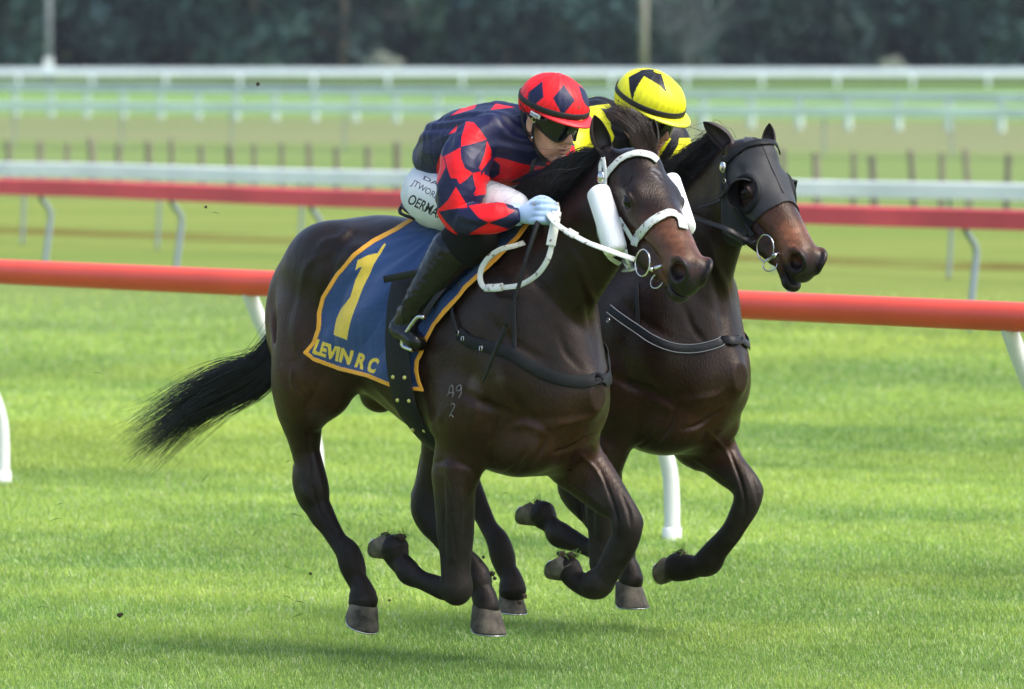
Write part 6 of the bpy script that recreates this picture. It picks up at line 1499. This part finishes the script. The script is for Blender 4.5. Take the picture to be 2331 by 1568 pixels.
    for z in (.35, .70):
        V, Fc = tube(np.array([a + d * t + [0, -.06, z] - np.array(root.location) for t in np.linspace(0, 1, 30)]), .006, 5); mesh_obj('wire', V, Fc, simple('wire', (.2, .2, .2), .4, .8), root)
def foliage(n, c, rad, seed, leaf, shape=None):
    rs = np.random.RandomState(seed); k = 26; cl = rs.randn(k, 3); cl /= np.linalg.norm(cl, axis=1, keepdims=True); cl *= (.35 + .6 * rs.rand(k, 1)); own = rs.randint(0, k, n)
    p = cl[own] + rs.randn(n, 3) * .17; p = p * rad + c; p = p[p[:, 2] > .1]; n = len(p)
    a = rs.randn(n, 3); a /= np.linalg.norm(a, axis=1, keepdims=True); b = np.cross(a, rs.randn(n, 3)); b /= np.linalg.norm(b, axis=1, keepdims=True); s = leaf * (.5 + rs.rand(n, 1))
    V = np.stack([p - a * s, p + b * s * .5, p + a * s, p - b * s * .5], 1).reshape(-1, 3); return V, np.arange(n * 4).reshape(-1, 4)
def build_trees():
    lm = []
    for i, c in enumerate(((.038, .084, .074), (.034, .074, .076), (.052, .105, .076), (.028, .062, .068), (.044, .078, .074))):
        m, t, b = new_mat('needle_foliage'); n = node(t, 'ShaderNodeTexNoise', Scale=.9, Detail=5); tc = t.nodes.new('ShaderNodeTexCoord'); t.links.new(tc.outputs['Object'], n.inputs['Vector'])
        r = ramp(t, [(.3, tuple(x * .45 for x in c)), (.72, tuple(x * 1.5 for x in c))], n.outputs[0]); t.links.new(r.outputs[0], b.inputs['Base Color']); b.inputs['Roughness'].default_value = .8; b.inputs['Specular IOR Level'].default_value = .15; lm.append(m)
    bark = simple('bark', (.12, .10, .085), .9, var=.3, vscale=3); gbark = simple('pale_bark', (.085, .10, .105), .9, var=.3, vscale=3)
    words = ['dark bushy conifer', 'tall blue green conifer', 'mid green spreading tree', 'nearly black dense conifer', 'dull olive green tree']
    def tree(x, y, rx, hz, mi, seed, label, n=3600, bk=None, name='tree'):
        root = bpy.data.objects.new(name, None); SC.collection.objects.link(root); root.location = (x, y, 0); tag(root, label, 'tree', 'trees in the belt behind the course')
        V, Fc = tube(np.array([(0, 0, 0), (.1, 0, hz * .3), (0, .1, hz * .6), (.1, 0, hz * .9)]), [.38, .3, .2, .05], 9, up=(1, 0, 0)); vs = [(V, Fc)]
        rs = np.random.RandomState(seed)
        for j in range(7):
            g = rs.rand() * 6.28; z0 = hz * (.2 + .08 * j); vs.append(tube(np.array([(0, 0, z0), (math.cos(g) * rx * .4, math.sin(g) * rx * .4, z0 + .6), (math.cos(g) * rx * .8, math.sin(g) * rx * .8, z0 + 1.3)]), [.14, .09, .03], 6))
        mesh_obj('trunk', *merge(*vs), bk or bark, root)
        V, Q = foliage(n, np.array([0, 0, hz * .5]), np.array([rx, rx * .8, hz * .52]), seed, .42); mesh_obj('crown', V, Q, lm[mi], root, smooth=False)
    xs = np.linspace(-107, 107, 39); rs = np.random.RandomState(3)
    for i, x in enumerate(xs):
        mi = [0, 3, 2, 0, 1, 0, 3, 1, 0, 4, 2, 3, 1, 0, 4, 4, 3, 0, 2, 3, 4, 1, 0][(i - 8) % 23]
        y = 428 + rs.rand() * 5
        tree(x + rs.randn() * .8, y, 3.9 + rs.rand() * 1.2, 10.5 + 3 * rs.rand(), mi, 100 + i, '%s, %s from the left in the front row of the belt' % (words[mi], ordinal(i + 1)))
    for i, x in enumerate(np.linspace(-112, 112, 25)):
        tree(x, 441 + rs.rand() * 4, 6.2, 16, 3, 300 + i, 'tall dark tree behind the front row, %s from the left' % ordinal(i + 1), 3000)
    ps = []; rs = np.random.RandomState(12); n = 42000; P0 = np.stack([(rs.rand(n) * 2 - 1) * 118, 434 + rs.rand(n) * 5, np.zeros(n)], 1); P0[:, 2] = rs.rand(n) ** .7 * (3.6 + 1.2 * vnoise(P0, .5, 6))
    a = rs.randn(n, 3); a /= np.linalg.norm(a, axis=1, keepdims=True); b = np.cross(a, rs.randn(n, 3)); b /= np.linalg.norm(b, axis=1, keepdims=True)
    V = np.stack([P0 - a * .5, P0 + b * .3, P0 + a * .5, P0 - b * .3], 1).reshape(-1, 3); tag(mesh_obj('undergrowth', V, np.arange(n * 4).reshape(-1, 4), lm[1], smooth=False), 'dark undergrowth filling the foot of the tree belt', 'undergrowth', kind='stuff')
    # bare grey tree in front of the belt, pale shrub and poles
    def px_x(u, y): return (u - 1165) / FPX * y
    root = bpy.data.objects.new('bare_tree', None); SC.collection.objects.link(root); y = 418; root.location = (px_x(1560, y), y, 0); tag(root, 'leafless grey tree right of the tan pole, before the dark conifers', 'tree')
    vs = []; rs = np.random.RandomState(5)
    for j in range(34):
        g = rs.rand() * math.pi * 2; e = .5 + rs.rand() * .9; L = 3 + 3 * rs.rand(); dr = np.array([math.cos(g) * math.cos(e), math.sin(g) * math.cos(e), math.sin(e)]); p0 = np.array([0, 0, .5 + rs.rand() * 3]); p1 = p0 + dr * L * .5; p2 = p0 + dr * L + [0, 0, -.5 + rs.rand()]
        vs.append(tube(catmull(np.array([p0, p1, p2]), 4), np.linspace(.10, .02, 9), 5))
    vs.append(tube(np.array([(0, 0, 0), (.1, 0, 2), (0, .1, 4.5), (.2, 0, 7)]), [.28, .24, .18, .06], 8, up=(1, 0, 0))); mesh_obj('trunk', *merge(*vs), gbark, root)
    V, Q = foliage(260, np.array([0, 0, 4.]), np.array([3, 2, 3.4]), 8, .25); mesh_obj('crown', V, Q, gbark, root, smooth=False)
    for u, lbl, sc in ((870, 'pale flowering shrub showing over the white boards left of centre', 1.), (600, 'low dark green shrub behind the boards on the left', .8), (2030, 'small pale green shrub over the boards on the right', .6)):
        y = 412; root = bpy.data.objects.new('shrub', None); SC.collection.objects.link(root); root.location = (px_x(u, y), y, 0); tag(root, lbl, 'shrub')
        mesh_obj('stem', *tube(np.array([(0, 0, 0), (.05, 0, .6), (0, 0, 1.1)]), [.06, .05, .03], 6, up=(1, 0, 0)), bark, root)
        V, Q = foliage(900, np.array([0, 0, .95]), np.array([1.2 * sc, .7, .85 * sc]), int(u), .10); mesh_obj('foliage', V, Q, simple('pale_blossom', (.30, .33, .27), .8, var=.4, vscale=2) if u != 600 else lm[2], root, smooth=False)
    for u, lbl, c, r, y in ((112, 'plain grey pole rising before the trees on the left', (.20, .22, .24), .20, 396), (1465, 'tan wooden pole rising before the trees right of centre', (.27, .25, .20), .24, 397)):
        root = bpy.data.objects.new('utility_pole', None); SC.collection.objects.link(root); root.location = (px_x(u, y), y, 0); tag(root, lbl, 'pole')
        mesh_obj('pole', *tube(np.array([(0, 0, 0), (0, 0, 4), (0, 0, 10.5)]), [r, r * .92, r * .75], 14, up=(1, 0, 0)), simple('pole', c, .8, var=.2, vscale=2), root)
        V, Fc = box((0, 0, 9.8), (2.2, .12, .14)); mesh_obj('crossarm', V, Fc, bark, root, smooth=False)
        if u == 112:
            V, Fc = box((0, -.3, 1.0), (.55, .2, .75), bev=.2); mesh_obj('meter_box', V, Fc, simple('white_box', (.7, .74, .78), .5), root)
def build_clods():
    rs = np.random.RandomState(9); mats = (simple('turf_clod', (.045, .030, .018), .95, bump=(150, .8, .003)), simple('cut_grass', (.10, .20, .03), .7))
    spots = [((zz(x, y, 2.24, 0, 0)), s, k) for x, y, s, k in ((1580, 515, .009, 0), (1260, 1268, .006, 0), (1320, 1305, .012, 1), (1292, 1433, .005, 0), (900, 637, .004, 0))]
    spots += [((zz(x, y, 2.4125, 700, 1150)), s, k) for x, y, s, k in ((205, 970, .014, 1), (215, 1170, .016, 1), (290, 1200, .020, 1), (280, 1288, .020, 1), (805, 300, .005, 0), (585, 287, .006, 1), (250, 625, .026, 1), (825, 625, .012, 1), (490, 755, .014, 1), (605, 715, .016, 1), (690, 830, .016, 1), (800, 1050, .010, 1), (1560, 1010, .012, 0), (1575, 1040, .009, 0), (1770, 1160, .013, 0), (1740, 1200, .010, 0), (1500, 900, .007, 0), (1175, 905, .005, 0), (360, 1010, .007, 0), (880, 1185, .006, 0), (1645, 480, .012, 1), (1015, 440, .004, 0), (210, 270, .008, 1), (885, 583, .004, 0))]
    spots += [((zz(x, y, 1.5933, 0, 900)), s, k) for x, y, s, k in ((520, 1245, .013, 0), (425, 193, .014, 1), (820, 145, .005, 0), (1255, 577, .009, 1), (895, 650, .020, 1), (262, 762, .010, 1), (245, 830, .02, 1), (185, 1213, .02, 1), (1025, 885, .01, 1))]
    spots = sorted([q for i, q in enumerate(spots) if not (q[2] == 0 and q[1] < .0055)], key=lambda q: q[0][0]); ks = [0, 0]; ORD_ = ['first', 'second', 'third', 'fourth', 'fifth', 'sixth', 'seventh', 'eighth', 'ninth', 'tenth', 'eleventh', 'twelfth', 'thirteenth', 'fourteenth', 'fifteenth', 'sixteenth', 'seventeenth', 'eighteenth', 'nineteenth', 'twentieth', 'twenty first', 'twenty second', 'twenty third', 'twenty fourth']
    for i, ((u, v), s, k) in enumerate(spots):
        d = 23.2 + rs.rand() * .8; p = at(u, v, d)
        if p[2] < .02: continue
        s = s * .8 if k == 0 else s
        if k == 0:
            bm = bmesh.new(); bmesh.ops.create_icosphere(bm, subdivisions=2, radius=s)
            for q in bm.verts: q.co *= 1 + .35 * rs.randn() * .6
            me = bpy.data.meshes.new('turf_clod'); bm.to_mesh(me); bm.free(); me.materials.append(mats[0]); o = bpy.data.objects.new('turf_clod', me)
        else:
            g = rs.randn(3) * [1, .4, .5]; g = norm(g) * s * 1.2; V, Fc = tube(np.array([-g, (0, 0, .2 * s), g]), [.0006, .0018, .0005], 5); o = mesh_obj('grass_clipping', V, Fc, mats[1])
        if k == 0: SC.collection.objects.link(o)
        o.location = p; ks[k] += 1; od = ordinal(ks[k])
        tag(o, 'dark crumb of turf in the air, %s from the left of the flying crumbs' % od if k == 0 else 'thin cut grass blade in the air, %s from the left of the flying blades' % od, 'turf clod' if k == 0 else 'grass clipping', 'clods thrown up by the hooves' if k == 0 else 'grass clippings in the air')
build_ground(); build_rails(); build_trees(); build_grass()

def build_haze():
    bm = bmesh.new(); bmesh.ops.create_cube(bm, size=1)
    for v in bm.verts: v.co = Vector((v.co.x * 640, 240 + v.co.y * 560, 9 + v.co.z * 20.2))
    me = bpy.data.meshes.new('haze'); bm.to_mesh(me); bm.free(); m = bpy.data.materials.new('haze'); m.use_nodes = True; t = m.node_tree; t.nodes.clear()
    o = t.nodes.new('ShaderNodeOutputMaterial'); v = t.nodes.new('ShaderNodeVolumePrincipled'); v.inputs['Color'].default_value = (.80, .88, 1, 1); v.inputs['Density'].default_value = .00009; t.links.new(v.outputs[0], o.inputs['Volume'])
    me.materials.append(m); ob = bpy.data.objects.new('haze', me); SC.collection.objects.link(ob); tag(ob, 'thin pale haze softening the distant trees', 'haze', kind='stuff')
build_haze()
build_clods()
